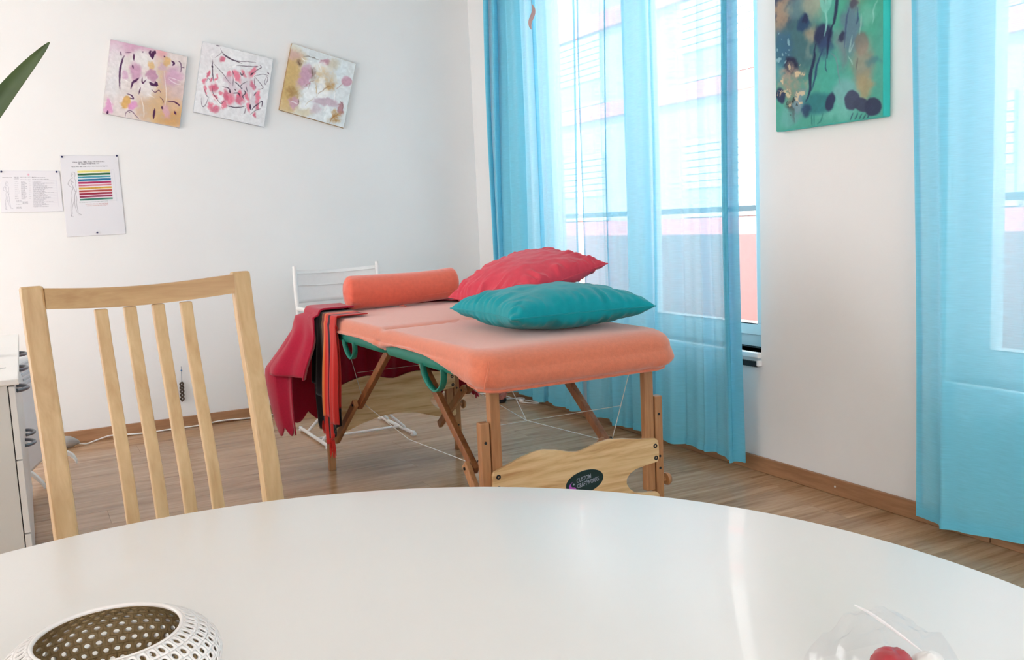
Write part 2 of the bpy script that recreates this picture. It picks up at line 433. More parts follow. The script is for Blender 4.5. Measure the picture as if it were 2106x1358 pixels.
# ================================================================== CURTAINS
def curtain(label, y0, y1, folds, seed, ztop=2.66, zbot=.045, lean=None, ret0=0, ret1=0, xoff=.075):
    """y0 < y1 at the top; lean(zfrac)->(dy0,dy1); folds: list of (centre 0..1, width, depth)"""
    t = thing('curtain', label, 'curtain', (W - xoff, (y0 + y1) / 2, 0), 'sheer turquoise curtains')
    nz, ns = 46, 300
    ph = seed * 1.7
    def pt(s, z):
        """s along cloth 0..1, z 0 top..1 bottom"""
        sh0, sh1 = lean(z) if lean else (0, 0)
        a, b = y0 + sh0, y1 + sh1
        soft = .75 + .25 * z
        yy = a + (b - a) * s; xx = 0
        xx += .016 * math.sin(2*PI*(5.3*s) + ph) * soft + .007 * math.sin(2*PI*(11.7*s) + 2*ph + .8*z)
        yy += (b - a) * .012 * math.sin(2*PI*(5.3*s) + ph + 1.2)
        for (c, w, d) in folds:       # overlapping pleat: cloth doubles back on itself
            q = (s - c) / w
            if -1 < q < 1:
                e = (1 - q*q)**2
                yy += -d * q * e * 3.0 * (1 + .35 * math.sin(3*z + c*9))
                xx += -.022 * e * math.cos(PI * q)
        xx += .006 * math.sin(7 * z + 9 * s)
        zz = ztop + (zbot - ztop) * z
        zz += .006 * math.sin(2*PI*3*s + ph) * z
        return (W - xoff + xx, yy, zz)
    MB().grid(lambda i, j: pt(i, j), ns, nz).build('fabric', M['curtain'], t, smooth=True, angle=180)
    # doubled side and bottom hems
    for lo, hi in ((0, ret0 or .012), (1 - (ret1 or .012), 1)):
        MB().grid(lambda i, j: (lambda p: (p[0] - .004, p[1], p[2]))(pt(lo + (hi - lo) * i, j)), 10, nz).build('side_hem', M['curtain'], t, smooth=True, angle=180)
    MB().grid(lambda i, j: (lambda p: (p[0] - .004, p[1], p[2]))(pt(i, 1 - .012 * (1 - j))), ns, 3).build('bottom_hem', M['curtain'], t, smooth=True, angle=180)
    hd = MB()
    for k in range(int((y1 - y0) / .11) + 1):
        yy = y0 + .03 + k * .11
        if yy > y1: break
        hd.tube([(W - xoff + .018 * math.cos(q), yy, 2.675 + .018 * math.sin(q)) for q in np.linspace(0, 2*PI, 13)[:-1]], .0025, 6, closed=True)
    hd.build('heading_rings', M['whitemetal'], t, smooth=True)
    return t
curtain('sheer turquoise curtain nearest the room corner', 4.06, 5.06, [(.84, .11, .070), (.95, .04, .03), (.40, .03, .010)], 1,
        lean=lambda z: (.06 * z, .02 * math.sin(2.4*z) + .03 * z), ret1=.05)
curtain('sheer turquoise curtain between the narrow bright gap and the green painting', 2.885, 3.985, [(.79, .05, .024), (.46, .03, .009), (.19, .04, .012), (.035, .035, .030)], 2,
        lean=lambda z: (.015 * z - .02 * z * z, .05 * z), ret0=.04)
curtain('sheer turquoise curtain at the right edge, right of the green painting', -.2, 2.06, [(.95, .025, .016), (.78, .03, .012), (.5, .04, .03), (.2, .05, .03)], 3,
        lean=lambda z: (0, -.045 * z), ret1=.010)
for nm, a, b, lb in (('curtain_rod', 2.72, 5.2, 'white curtain rod above the window near the corner'), ('curtain_rod', -.3, 2.2, 'white curtain rod above the window nearest the camera')):
    o = MB().tube([(W - .075, a, 2.675), (W - .075, b, 2.675)], .012, 14).build(nm, M['whitemetal'], smooth=True)
    for yy in (a + .08, b - .08):
        MB().box((W - .085, yy - .008, 2.655), (W, yy + .008, 2.663)).build('bracket', M['whitemetal'], o)
    tag(o, lb, 'curtain rod', 'curtain rods')
# small black catch below the window sill
t = thing('window_catch', 'short black metal catch with a white end under the window sill', 'catch', (W, 2.87, .455))
MB().box((W - .018, 2.85, .440), (W, 2.95, .462)).build('bar', M['dark'], t, bevel=.002)
MB().box((W - .020, 2.836, .444), (W, 2.85, .468)).build('end_cap', M['pvc'], t, bevel=.003)

# ================================================================== PAINT HELPERS
class Canvas:
    """colours on a fine grid, painted with warped blobs and brush strokes; points given in sketch coordinates"""
    def __init__(s, nx, ny, base, o, u, v, v0=0.0):
        s.nx, s.ny = nx, ny; s.tex = True
        U, V = np.meshgrid(np.linspace(0, 1, nx), np.linspace(v0, 1, ny))
        s.U, s.V = U, V
        s.X = o[0] + U * u[0] + V * v[0]; s.Y = o[1] + U * u[1] + V * v[1]
        s.img = np.ones((ny, nx, 3)) * np.array(base, float)
        s.wx = (fbm(U * 7, V * 7) - .5) * 1.1 + (fbm(U * 22 + 9, V * 22, 3) - .5) * .9; s.wy = (fbm(U * 7 + 40, V * 7 + 11) - .5) * 1.1 + (fbm(U * 22, V * 22 + 5, 3) - .5) * .9
        s.n1 = fbm(U * 5 + 3, V * 5 + 9); s.n2 = fbm(U * 28 + 5, V * 28 + 1, 3); s.n3 = vnoise(U * nx * .5, V * ny * .5)
    def mix(s, a, c):
        a = np.clip(a, 0, 1)[..., None]; s.img = s.img * (1 - a) + np.array(c, float) * a
    def blob(s, x, y, rx, ry, c, a=1.0, soft=.35, ang=0, warp=60, grain=0.0):
        dx = s.X - x + s.wx * warp; dy = s.Y - y + s.wy * warp
        q = math.radians(ang); ex = dx*math.cos(q) + dy*math.sin(q); ey = -dx*math.sin(q) + dy*math.cos(q)
        d = np.sqrt((ex/rx)**2 + (ey/ry)**2)
        k = np.clip((1 + soft - d) / (2 * soft), 0, 1)
        if grain: k = k * np.clip(1 - grain + grain * 2.2 * (s.n2 - .15), 0, 1.2)
        s.mix(k * k * (3 - 2*k) * a, c)
    def stroke(s, pts, w, c, a=1.0, soft=3.0, warp=10, taper=True):
        P = np.array([(p[0], p[1]) for p in spline([(q[0], q[1], 0) for q in pts], 5)]) if len(pts) > 2 else np.array(pts, float)
        n = len(P); best = np.full(s.X.shape, 1e9)
        X = s.X + s.wx * warp; Y = s.Y + s.wy * warp
        for i in range(n - 1):
            A, B = P[i], P[i+1]; d = B - A; L2 = max(1e-6, d @ d)
            tt = np.clip(((X - A[0])*d[0] + (Y - A[1])*d[1]) / L2, 0, 1)
            f = (i + tt) / (n - 1)
            ww = w * (np.sin(np.clip(f, .04, .96) * PI)**.6 if taper else 1)
            best = np.minimum(best, np.hypot(X - A[0] - tt*d[0], Y - A[1] - tt*d[1]) - ww)
        s.mix(np.clip(.5 - best / (2*soft), 0, 1) * a, c)
    def rect(s, x0, y0, x1, y1, c, a=1.0, skew=0.0):
        yy = s.Y - skew * (s.X - x0)
        k = np.clip((s.X - x0) / 3 + .5, 0, 1) * np.clip((x1 - s.X) / 3 + .5, 0, 1) * np.clip((yy - y0) / 3 + .5, 0, 1) * np.clip((y1 - yy) / 3 + .5, 0, 1)
        s.mix(k * a, c)
    def text(s, x0, y, x1, h, c, a=.8, skew=0.0, seed=0):
        """illegible small print: uneven word blocks"""
        rr = random.Random(seed); x = x0
        while x < x1 - 4:
            w = min(rr.uniform(18, 70) * h / 12, x1 - x)
            yy = y + skew * (x - x0)
            xx = x
            while xx < x + w - 1:
                lw = min(rr.uniform(5, 9) * h / 12, x + w - xx)
                s.rect(xx, yy - h * rr.uniform(.3, .62), xx + lw * .8, yy + h * rr.uniform(.3, .5), c, a * rr.uniform(.55, 1), skew)
                xx += lw
            x += w + h * .55
    def colours(s):
        if s.tex: s.img = s.img * (.94 + .12 * s.n2[..., None])
        q = np.clip(s.img / 255, 0, 1)
        return np.where(q <= .04045, q / 12.92, ((q + .055) / 1.055) ** 2.4)
def face_grid(cv, fn):
    mb = MB(); mb.grid(lambda i, j: fn(i, j), cv.nx, cv.ny)
    mb.c = cv.colours().reshape(-1, 3); return mb

# ---- three square canvases on the back wall
def square_canvas(label, cv, cx, cz, ang, edge, size=.392):
    t = thing('canvas_painting', label, 'painting', (cx, D, cz), 'tilted square canvases on the back wall')
    ca, sa = math.cos(math.radians(ang)), math.sin(math.radians(ang)); dp = .020
    def at(u, v, y):
        a, b = (u - .5) * size, (.5 - v) * size
        return (cx + a*ca - b*sa, y, cz + a*sa + b*ca)
    mb = MB(); mb.prism([(0, 0), (1, 0), (1, 1), (0, 1)], lambda a, b, q: at(a, b, q), D - dp, D - .001)
    mb.build('stretched_canvas', edge, t, bevel=.002)
    face_grid(cv, lambda i, j: at(.004 + .992*i, .004 + .992*j, D - dp - .0008)).build('painted_face', M['paint'], t, smooth=True, angle=180)
WHITE = (236, 236, 236)
PLUM = (70, 28, 72); MAUVE = (196, 150, 182); OCHRE = (204, 164, 104)
c1 = Canvas(176, 176, (222, 214, 212), (200, 75), (1005, 225), (-145, 978))
c1.blob(420, 150, 420, 120, (205, 162, 190), .9, .5); c1.blob(210, 250, 90, 160, (205, 170, 195), .7, .6)
c1.blob(860, 250, 80, 60, (226, 160, 178), .8, .6); c1.blob(260, 450, 130, 330, (226, 226, 228), .8, .6)
c1.blob(580, 330, 130, 120, (228, 228, 228), .9, .4); c1.blob(860, 1060, 300, 230, OCHRE, .75, .5, grain=.4)
c1.blob(720, 860, 200, 170, (206, 176, 142), .7, .6, grain=.5); c1.blob(870, 640, 90, 330, (206, 170, 124), .6, .6, grain=.5)
c1.blob(1000, 1150, 190, 130, (206, 160, 106), .8, .5, grain=.3); c1.blob(1020, 760, 140, 170, (208, 180, 176), .7, .6)
c1.blob(1000, 580, 120, 130, (204, 160, 190), .8, .4, ang=35); c1.blob(860, 430, 50, 70, (205, 175, 190), .8, .3)
c1.blob(910, 360, 60, 50, (216, 176, 116), .8, .4); c1.blob(720, 420, 40, 60, (214, 178, 118), .8, .4)
c1.blob(510, 520, 75, 130, MAUVE, .85, .35); c1.blob(715, 550, 72, 85, (190, 146, 172), .95, .2); c1.blob(360, 550, 45, 65, (206, 166, 196), .8, .4)
c1.blob(620, 730, 110, 140, (230, 230, 232), .8, .5, grain=.4); c1.blob(360, 920, 60, 75, (214, 170, 100), .9, .25)
c1.blob(445, 960, 62, 55, (216, 150, 200), .9, .3); c1.blob(130, 960, 55, 110, (214, 150, 196), .85, .35); c1.blob(890, 1050, 60, 90, (210, 166, 190), .8, .5)
c1.blob(580, 1020, 80, 180, (200, 172, 150), .6, .5, grain=.7); c1.blob(190, 700, 80, 140, (222, 224, 228), .7, .5)
c1.blob(1010, 960, 90, 90, (216, 180, 150), .7, .4)
for pts, w in (([(365, 290), (320, 400), (295, 520), (290, 740)], 14), ([(735, 330), (700, 250), (715, 225)], 16), ([(735, 330), (760, 240), (775, 265)], 18), ([(735, 325), (738, 230)], 20),
               ([(490, 265), (488, 355)], 13), ([(470, 410), (478, 460)], 9), ([(430, 740), (460, 650), (510, 620), (545, 590)], 15), ([(590, 580), (588, 660), (640, 610)], 9),
               ([(680, 650), (720, 680), (790, 690)], 22), ([(760, 640), (770, 700)], 26), ([(560, 720), (530, 810)], 8), ([(380, 800), (440, 830), (455, 870), (410, 860)], 10),
               ([(120, 1020), (115, 1080)], 14), ([(735, 1010), (720, 1080), (712, 1150)], 15), ([(915, 915), (990, 915), (1060, 960), (1065, 985)], 9), ([(1000, 1050), (1020, 1095)], 14),
               ([(885, 295), (905, 308)], 11), ([(320, 235), (322, 290)], 8), ([(605, 245), (612, 232)], 9), ([(1075, 365), (1115, 400), (1105, 515)], 6), ([(1120, 445), (1160, 452)], 5),
               ([(985, 360), (1020, 395), (1000, 425)], 14), ([(700, 745), (745, 785), (800, 760), (830, 800)], 6), ([(380, 245), (460, 248)], 4), ([(830, 980), (835, 1020)], 14),
               ([(810, 850), (850, 900), (850, 940)], 5), ([(345, 1110), (360, 1050), (420, 1030), (490, 1110), (520, 1150)], 4), ([(395, 1048), (410, 1052)], 7)):
    c1.stroke(pts, w, PLUM, .92)
for pts in ([(150, 870), (175, 930), (180, 1010)], [(330, 600), (420, 650)], [(640, 800), (740, 860)], [(930, 600), (1010, 660), (1100, 690)], [(880, 500), (900, 800), (870, 1000)], [(560, 850), (590, 1000), (585, 1130)], [(940, 580), (1100, 640)]):
    c1.stroke(pts, 6, (240, 238, 238), .7, 4)
square_canvas('tilted square canvas in mauve and ochre, leftmost of three on the wall', c1, .681, 1.898, -10.9, plain('canvas edge silver', (196, 194, 196), .5, var=.05))
c2 = Canvas(176, 176, (226, 229, 232), (250, 95), (937, 238), (-157, 945))
c2.blob(330, 280, 160, 160, (228, 224, 228), .6, .6); c2.blob(420, 700, 250, 260, (238, 238, 240), .7, .5); c2.blob(620, 300, 200, 130, (238, 240, 242), .7, .5)
RO = (206, 92, 120); RB = (226, 110, 136)
for b in ((500, 340, 45, 38, 0), (300, 540, 16, 60, 10), (250, 630, 28, 40, 0), (345, 730, 38, 45, 0), (390, 720, 35, 60, 0), (455, 800, 30, 28, 0), (265, 750, 16, 60, 0), (320, 960, 38, 45, 0), (385, 1010, 60, 48, 0),
          (580, 540, 36, 45, 0), (680, 560, 45, 85, -20), (500, 960, 38, 60, 0), (585, 880, 55, 95, 0), (520, 830, 30, 90, 0), (710, 880, 60, 85, 0), (700, 790, 30, 50, 0), (900, 500, 42, 90, 30), (900, 690, 28, 70, -20),
          (780, 530, 26, 60, -20), (815, 860, 26, 70, -15), (820, 1000, 34, 65, 0), (960, 860, 30, 90, 8), (955, 980, 22, 50, 0), (912, 1095, 26, 32, 0), (370, 850, 20, 60, -30), (410, 590, 18, 50, 20), (340, 620, 16, 40, 0)):
    c2.blob(b[0], b[1], b[2], b[3], RB if (b[0] + b[1]) % 3 else RO, .82, .4, b[4], 50, .35)
for b in ((600, 700, 60, 120), (850, 720, 50, 140), (760, 700, 70, 90), (900, 900, 60, 90), (560, 620, 60, 90)):
    c2.blob(b[0], b[1], b[2], b[3], (200, 176, 190), .45, .5, 0, 80, .5)
INK = (58, 40, 62)
for pts, w in (([(480, 190), (495, 240), (560, 295), (680, 355), (800, 360), (945, 378)], 6), ([(500, 265), (600, 330), (760, 390)], 8), ([(420, 150), (475, 152)], 8), ([(370, 340), (360, 430), (360, 560), (372, 640)], 7), ([(355, 420), (365, 450)], 16),
               ([(385, 400), (480, 510), (590, 665)], 4), ([(400, 310), (470, 262), (490, 240)], 4), ([(690, 420), (800, 425), (960, 432)], 5), ([(930, 435), (975, 435)], 9), ([(1000, 420), (1020, 450), (960, 485), (870, 555)], 6), ([(870, 555), (905, 520)], 14),
               ([(930, 560), (1040, 540), (1110, 560)], 4), ([(1100, 510), (1125, 540)], 9), ([(920, 570), (1030, 710), (1020, 750), (960, 750)], 5), ([(1080, 590), (1060, 650), (1075, 685), (1105, 600), (1080, 575)], 4),
               ([(620, 470), (640, 560), (620, 700)], 5), ([(640, 630), (700, 690), (740, 740)], 6), ([(735, 735), (745, 742)], 15), ([(770, 760), (790, 800), (755, 840), (765, 880)], 9), ([(480, 710), (570, 735), (590, 800)], 7), ([(575, 760), (585, 800)], 13),
               ([(620, 800), (690, 800), (720, 850)], 8), ([(640, 740), (660, 770)], 7), ([(345, 680), (360, 800), (410, 890), (460, 938), (505, 900)], 5), ([(205, 850), (200, 940), (225, 980), (270, 920), (290, 850)], 4), ([(530, 970), (650, 1000), (780, 985)], 8),
               ([(850, 960), (855, 1030)], 18), ([(870, 1040), (920, 980), (1000, 930)], 8), ([(985, 915), (1020, 930), (1010, 1000)], 9), ([(820, 640), (740, 680), (720, 720)], 6), ([(940, 790), (905, 840)], 9), ([(730, 510), (750, 555), (780, 520)], 8),
               ([(780, 1010), (770, 1070), (750, 1090)], 5), ([(840, 1100), (930, 1040), (1000, 1020)], 4), ([(280, 640), (300, 590), (320, 620)], 4), ([(250, 740), (265, 820), (300, 850)], 4), ([(920, 600), (930, 740)], 6), ([(800, 700), (820, 790)], 6)):
    c2.stroke(pts, w * .8, INK, .9, 3)
for pts in ([(390, 250), (345, 290), (370, 350)], [(330, 810), (480, 990)], [(560, 460), (680, 420)], [(640, 540), (650, 640)], [(870, 780), (860, 900)]):
    c2.stroke(pts, 9, (246, 246, 246), .8, 4)
square_canvas('tilted white square canvas with pink blots and black lines, middle of three', c2, 1.147, 1.907, -12.0, plain('canvas edge grey', (188, 194, 200), .5, var=.05))
c3 = Canvas(176, 176, (222, 230, 232), (255, 110), (865, 265), (-195, 907))
c3.blob(180, 640, 170, 420, (204, 172, 110), .9, .5, 12, 90); c3.blob(300, 330, 110, 100, (206, 176, 126), .7, .6); c3.blob(270, 270, 90, 60, (206, 170, 180), .6, .6)
c3.blob(200, 960, 120, 100, (206, 180, 130), .7, .5); c3.blob(400, 1060, 110, 60, (214, 206, 178), .8, .5)
c3.blob(420, 560, 90, 160, (200, 158, 180), .92, .3, 25, 70); c3.blob(250, 920, 60, 80, (200, 160, 184), .85, .35); c3.blob(690, 350, 80, 42, (190, 140, 156), .9, .25); c3.blob(985, 625, 72, 75, (202, 160, 178), .92, .18, 0, 25)
c3.blob(640, 430, 110, 80, (240, 244, 244), .9, .4); c3.blob(690, 600, 130, 170, (206, 180, 134), .7, .6, 0, 110, .6); c3.blob(760, 690, 80, 60, (186, 144, 88), .75, .5, 0, 90, .5); c3.blob(530, 520, 40, 90, (146, 124, 112), .7, .5, 0, 70, .5)
c3.blob(345, 380, 36, 48, (134, 112, 96), .7, .5); c3.blob(240, 780, 80, 70, (150, 118, 72), .65, .6, 0, 110, .6); c3.blob(820, 380, 80, 60, (204, 196, 172), .7, .6)
c3.blob(470, 800, 90, 100, (240, 246, 247), .95, .3); c3.blob(640, 800, 110, 70, (244, 247, 247), .8, .4); c3.blob(700, 920, 190, 60, (198, 176, 190), .85, .35, 10, 60); c3.blob(540, 1020, 60, 70, (206, 190, 200), .7, .5)
c3.blob(900, 1000, 36, 90, (176, 128, 134), .85, .35); c3.blob(820, 1110, 90, 70, (176, 130, 70), .8, .5, -40, 90, .5); c3.blob(430, 960, 90, 60, (240, 246, 247), .8, .4); c3.blob(700, 1090, 40, 100, (240, 247, 248), .8, .4); c3.blob(620, 680, 40, 130, (240, 244, 244), .8, .4, 20)
c3.blob(900, 480, 100, 100, (224, 236, 240), .7, .5)
for pts, w, c in (([(390, 275), (480, 290), (610, 325)], 5, (110, 104, 96)), ([(330, 360), (350, 420)], 8, (110, 90, 72)), ([(510, 450), (520, 560)], 8, (120, 100, 92)), ([(580, 800), (640, 750), (720, 700), (780, 690)], 5, (150, 116, 84)), ([(320, 880), (310, 950)], 8, (130, 96, 104)),
                  ([(840, 740), (905, 690), (940, 650)], 4, (176, 140, 130)), ([(400, 700), (480, 640), (550, 620)], 4, (160, 130, 120)), ([(890, 900), (930, 980), (900, 1080)], 7, (150, 110, 116)), ([(740, 1210), (780, 1130), (870, 1080)], 7, (168, 120, 60)), ([(560, 830), (555, 650)], 4, (190, 160, 110)),
                  ([(470, 650), (455, 740)], 4, (160, 150, 140)), ([(400, 960), (470, 900), (520, 850)], 4, (190, 180, 160))):
    c3.stroke(pts, w, c, .85, 4, 25)
for pts in ([(370, 290), (420, 345), (540, 360)], [(600, 360), (640, 480)], [(700, 760), (690, 850)], [(800, 900), (820, 780)], [(640, 1060), (700, 960)], [(880, 710), (960, 720)], [(220, 900), (300, 930)]):
    c3.stroke(pts, 7, (246, 248, 248), .85, 4, 25)
square_canvas('tilted square canvas in gold and white with mauve patches, rightmost of three', c3, 1.631, 1.912, -15.0, plain('canvas edge gold', (166, 132, 84), .45, var=.1))

# ---- tall green canvas on the window wall
ZB = 1.375; GH = .80; GY0, GY1 = 2.705, 2.205
v_vis = .497
v0 = 1 - GH / v_vis
cg = Canvas(190, 300, (78, 164, 148), (48, 0), (1045, -148), (40, 1268), v0)
TEAL = (70, 160, 146); NAVY = (30, 44, 78); SAND = (196, 178, 150)
cg.blob(600, -700, 700, 500, (64, 130, 130), .8, .6); cg.blob(300, -300, 350, 330, (160, 160, 150), .7, .6); cg.blob(850, -350, 300, 260, (46, 74, 100), .7, .6)
cg.blob(150, 100, 200, 230, (60, 66, 96), .9, .5); cg.blob(130, 200, 70, 220, (176, 152, 126), .85, .5, 10, 80, .5); cg.blob(320, 120, 140, 130, (104, 146, 150), .8, .5); cg.blob(440, 110, 110, 170, (158, 164, 146), .8, .5)
cg.blob(880, 60, 120, 140, (174, 162, 132), .85, .5); cg.blob(1000, 230, 110, 260, (70, 166, 140), .8, .5); cg.blob(740, 150, 60, 200, (72, 166, 140), .9, .4)
cg.blob(330, 480, 230, 260, (62, 96, 110), .8, .5); cg.blob(130, 500, 100, 180, (54, 100, 134), .8, .5, 0, 80, .4); cg.blob(370, 270, 60, 80, (34, 66, 104), .9, .4); cg.blob(385, 235, 30, 40, NAVY, .9, .3)
cg.blob(450, 380, 60, 70, (176, 158, 134), .7, .6); cg.blob(560, 400, 90, 110, (38, 48, 84), .95, .25, 0, 40); cg.blob(590, 520, 60, 110, (48, 72, 112), .85, .4); cg.blob(230, 650, 80, 80, (32, 38, 66), .95, .3)
cg.blob(110, 720, 70, 90, (84, 150, 164), .7, .5); cg.blob(830, 350, 90, 240, (92, 120, 142), .85, .45, -4, 60); cg.blob(840, 130, 50, 55, (72, 74, 92), .85, .4); cg.blob(930, 500, 60, 100, (106, 112, 110), .9, .25, 0, 25); cg.blob(730, 550, 70, 180, (112, 126, 134), .8, .5, -8)
cg.blob(950, 700, 100, 230, (150, 140, 126), .8, .5); cg.blob(970, 860, 70, 110, (164, 154, 118), .8, .5); cg.blob(640, 760, 120, 230, (70, 168, 152), .9, .4); cg.blob(740, 420, 30, 45, (46, 52, 84), .9, .4)
cg.blob(790, 950, 120, 150, (116, 178, 178), .9, .35); cg.blob(700, 1080, 200, 70, (104, 184, 172), .8, .5); cg.blob(250, 780, 140, 110, (168, 150, 136), .85, .5, 0, 120, .6); cg.blob(260, 920, 110, 100, (146, 132, 116), .7, .6, 0, 120, .8)
cg.blob(130, 925, 45, 75, (40, 52, 86), .95, .25, -15, 25); cg.blob(330, 1010, 70, 120, (124, 146, 166), .8, .5, 0, 90, .4); cg.blob(250, 1060, 40, 90, (56, 46, 52), .75, .5, 0, 100, .8); cg.blob(200, 1130, 80, 90, (108, 176, 174), .7, .5)
cg.blob(520, 1010, 150, 100, (42, 116, 124), .9, .3, 0, 30); cg.blob(645, 1000, 38, 85, (40, 50, 84), .95, .2, 12, 20); cg.blob(415, 1060, 45, 60, (38, 60, 96), .8, .4)
cg.blob(850, 980, 75, 85, (62, 72, 98), .97, .12, 0, 20); cg.blob(950, 1020, 90, 60, (58, 68, 94), .97, .15, 20, 20); cg.blob(1045, 1040, 75, 80, (48, 58, 86), .97, .12, 0, 20)
cg.blob(1040, 650, 60, 40, (58, 116, 130), .6, .6); cg.blob(410, 520, 30, 70, (120, 146, 140), .6, .6); cg.blob(980, 280, 60, 100, (116, 190, 172), .6, .5)
DK = (28, 40, 76); LT = (136, 204, 194)
for pts, w, c in (([(575, -60), (580, 120), (590, 300), (575, 400)], 12, LT), ([(520, 40), (580, 170), (640, 20)], 34, (118, 196, 182)), ([(680, -60), (690, 80), (670, 260), (650, 320)], 18, DK), ([(655, 300), (620, 400), (600, 600)], 16, DK), ([(490, 470), (465, 640), (440, 740), (440, 880), (400, 980)], 20, DK),
                  ([(560, 520), (510, 640), (490, 760), (460, 880)], 12, (34, 66, 106)), ([(590, 600), (590, 690), (600, 720)], 6, (40, 70, 100)), ([(1060, 130), (1020, 230), (1030, 300), (1020, 345)], 7, LT), ([(800, 180), (780, 300), (770, 520)], 10, (64, 86, 120)), ([(880, 190), (890, 280), (870, 330)], 8, (56, 78, 116)),
                  ([(840, 420), (820, 560), (860, 480)], 8, (150, 190, 190)), ([(810, 600), (840, 640), (850, 670)], 6, (150, 196, 192)), ([(920, 240), (910, 420)], 9, (140, 190, 180)), ([(895, 620), (880, 720)], 5, (90, 90, 96)), ([(870, 1090), (850, 1150)], 5, DK), ([(915, 1095), (890, 1150)], 5, DK), ([(950, 1100), (930, 1145)], 5, DK),
                  ([(985, 1105), (965, 1140)], 5, DK), ([(1015, 1110), (1000, 1138)], 5, DK), ([(465, 1110), (466, 1205)], 5, (30, 100, 104)), ([(490, 1110), (490, 1200)], 5, (30, 100, 104)), ([(580, 1100), (560, 1165), (530, 1195)], 5, (30, 100, 104)), ([(640, 560), (690, 620), (740, 840)], 8, (110, 140, 150))):
    cg.stroke(pts, w * .8, c, .9, 5, 15)
sp = (cg.n2 > .62) & (np.hypot((cg.X - 270) / 150, (cg.Y - 850) / 190) < 1 + cg.wx)
cg.mix(sp * .75, (214, 196, 158)); sp = (cg.n2 > .66) & (np.hypot((cg.X - 130) / 90, (cg.Y - 480) / 160) < 1); cg.mix(sp * .7, (150, 196, 206))
sp = (cg.n2 < .33) & (np.hypot((cg.X - 255) / 60, (cg.Y - 1010) / 110) < 1); cg.mix(sp * .8, (40, 34, 42))
t = thing('canvas_painting', 'tall green and navy abstract canvas on the wall between the windows', 'painting', (W, 2.455, ZB))
gd = .036
MB().box((W - gd, GY1, ZB), (W - .001, GY0, ZB + GH)).build('stretched_canvas', plain('turquoise canvas edge', (40, 196, 184), .5, var=.12, scale=6), t, bevel=.003)
face_grid(cg, lambda i, j: (W - gd - .001, GY0 - .002 + (GY1 - GY0 + .004) * i, ZB + GH - .002 - (GH - .004) * j)).build('painted_face', M['paint'], t, smooth=True, angle=180)

# ---- posters pinned to the back wall
def sheet(name, label, quad, cv, pins, grp):
    TL, TR, BR, BL = [np.array(q) for q in quad]
    cen = (TL + TR + BR + BL) / 4
    t = thing(name, label, 'poster', (cen[0], D, cen[1]))
    def at(u, v):
        p = (TL*(1-u) + TR*u)*(1-v) + (BL*(1-u) + BR*u)*v
        return (p[0], D - .003 - .0015 * math.sin(PI*u) * math.sin(PI*v), p[1])
    face_grid(cv, at).build('printed_sheet', M['paper'], t, smooth=True, angle=180, solid=.0008)
    for (x, z) in pins:
        MB().lathe([(0, -.012), (.004, -.011), (.0052, -.007), (.003, -.004), (.003, 0)], (x, D - .0035, z), 12, 'y').build('pushpin', M['pin'], t, smooth=True)
M['pin'] = plain('blue pin', (36, 44, 92), .35, var=.05)
cp = Canvas(150, 214, (222, 224, 230), (830, 150), (815, -12), (100, 1115))
cp.tex = False
G = (70, 72, 80)
for k, (x0, x1, y, h) in enumerate(((1005, 1455, 240, 13), (1085, 1380, 262, 13), (985, 1510, 305, 10))): cp.text(x0, y, x1, h, G, .8, -.035, k)
bars = [((226, 218, 122), 14), ((28, 96, 54), 13), ((66, 156, 172), 11), ((20, 106, 154), 13), ((170, 36, 92), 13), ((206, 112, 130), 10), ((210, 160, 62), 12), ((176, 66, 56), 12), ((150, 22, 52), 13), ((138, 40, 78), 12), ((44, 120, 100), 11)]
for k, (c, h) in enumerate(bars):
    y = 371 + k * 38.6; x0 = 1072 + k * 3.4
    cp.rect(x0, y - h, x0 + 460, y + h, c, .95, -.04)
    cp.rect(x0, y + h, x0 + 460, y + h + 7, tuple(min(255, q + 70) for q in c), .35, -.04)
    cp.text(x0 + 4, y + 2, x0 + 340, 9, tuple(q * .55 for q in c), .45, -.04, 50 + k)
cp.text(1100, 795, 1500, 9, (120, 140, 135), .7, -.04, 71); cp.text(1185, 822, 1505, 9, (170, 90, 84), .7, -.04, 72); cp.text(1195, 843, 1500, 9, (170, 90, 84), .7, -.04, 73)
for pts in ([(1545, 340), (1620, 780)], [(1585, 335), (1625, 775)], [(1150, 790), (1625, 770)], [(1545, 340), (1585, 335)]): cp.stroke(pts, 1, (190, 194, 204), .8, 3, 0, False)
def man(cv, ox, oy, sx, sy, c, a):
    T = lambda pts: [(ox + (x - 940) * sx, oy + (y - 370) * sy) for x, y in pts]
    for pts in ([(1005, 375), (988, 410), (1000, 445), (1010, 460)], [(1005, 375), (1035, 385), (1040, 425), (1030, 455)], [(1010, 455), (975, 475), (945, 530), (955, 560), (1010, 595)], [(1000, 480), (985, 520), (1010, 575), (1015, 610)],
                [(1030, 455), (1050, 500), (1050, 570), (1058, 610)], [(1008, 600), (995, 640), (1000, 720), (985, 820), (988, 950), (985, 975), (1020, 985)], [(1045, 660), (1030, 720), (1030, 770), (1005, 860), (1005, 950)],
                [(1058, 610), (1050, 660), (1065, 740), (1060, 800), (1080, 900), (1085, 940), (1130, 968), (1080, 965)], [(1040, 660), (1035, 740), (1040, 830), (1070, 930)], [(1020, 580), (1040, 640), (1055, 650), (1060, 620)], [(990, 955), (990, 985)], [(1000, 420), (1010, 400)], [(985, 500), (1020, 520)], [(1012, 605), (1005, 625)]):
        cv.stroke(T(pts), 2.2 * sx, c, a, 3.2 * sx, 4)
man(cp, 940, 370, 1, 1, (110, 112, 122), .85)
sheet('chart_poster', 'portrait poster with figure outline and rainbow-coloured bars, pinned by blue pins', ((.229, 1.526), (.509, 1.522), (.513, 1.104), (.222, 1.101)), cp,
      [(.238, 1.518), (.503, 1.521), (.371, 1.118)], None)
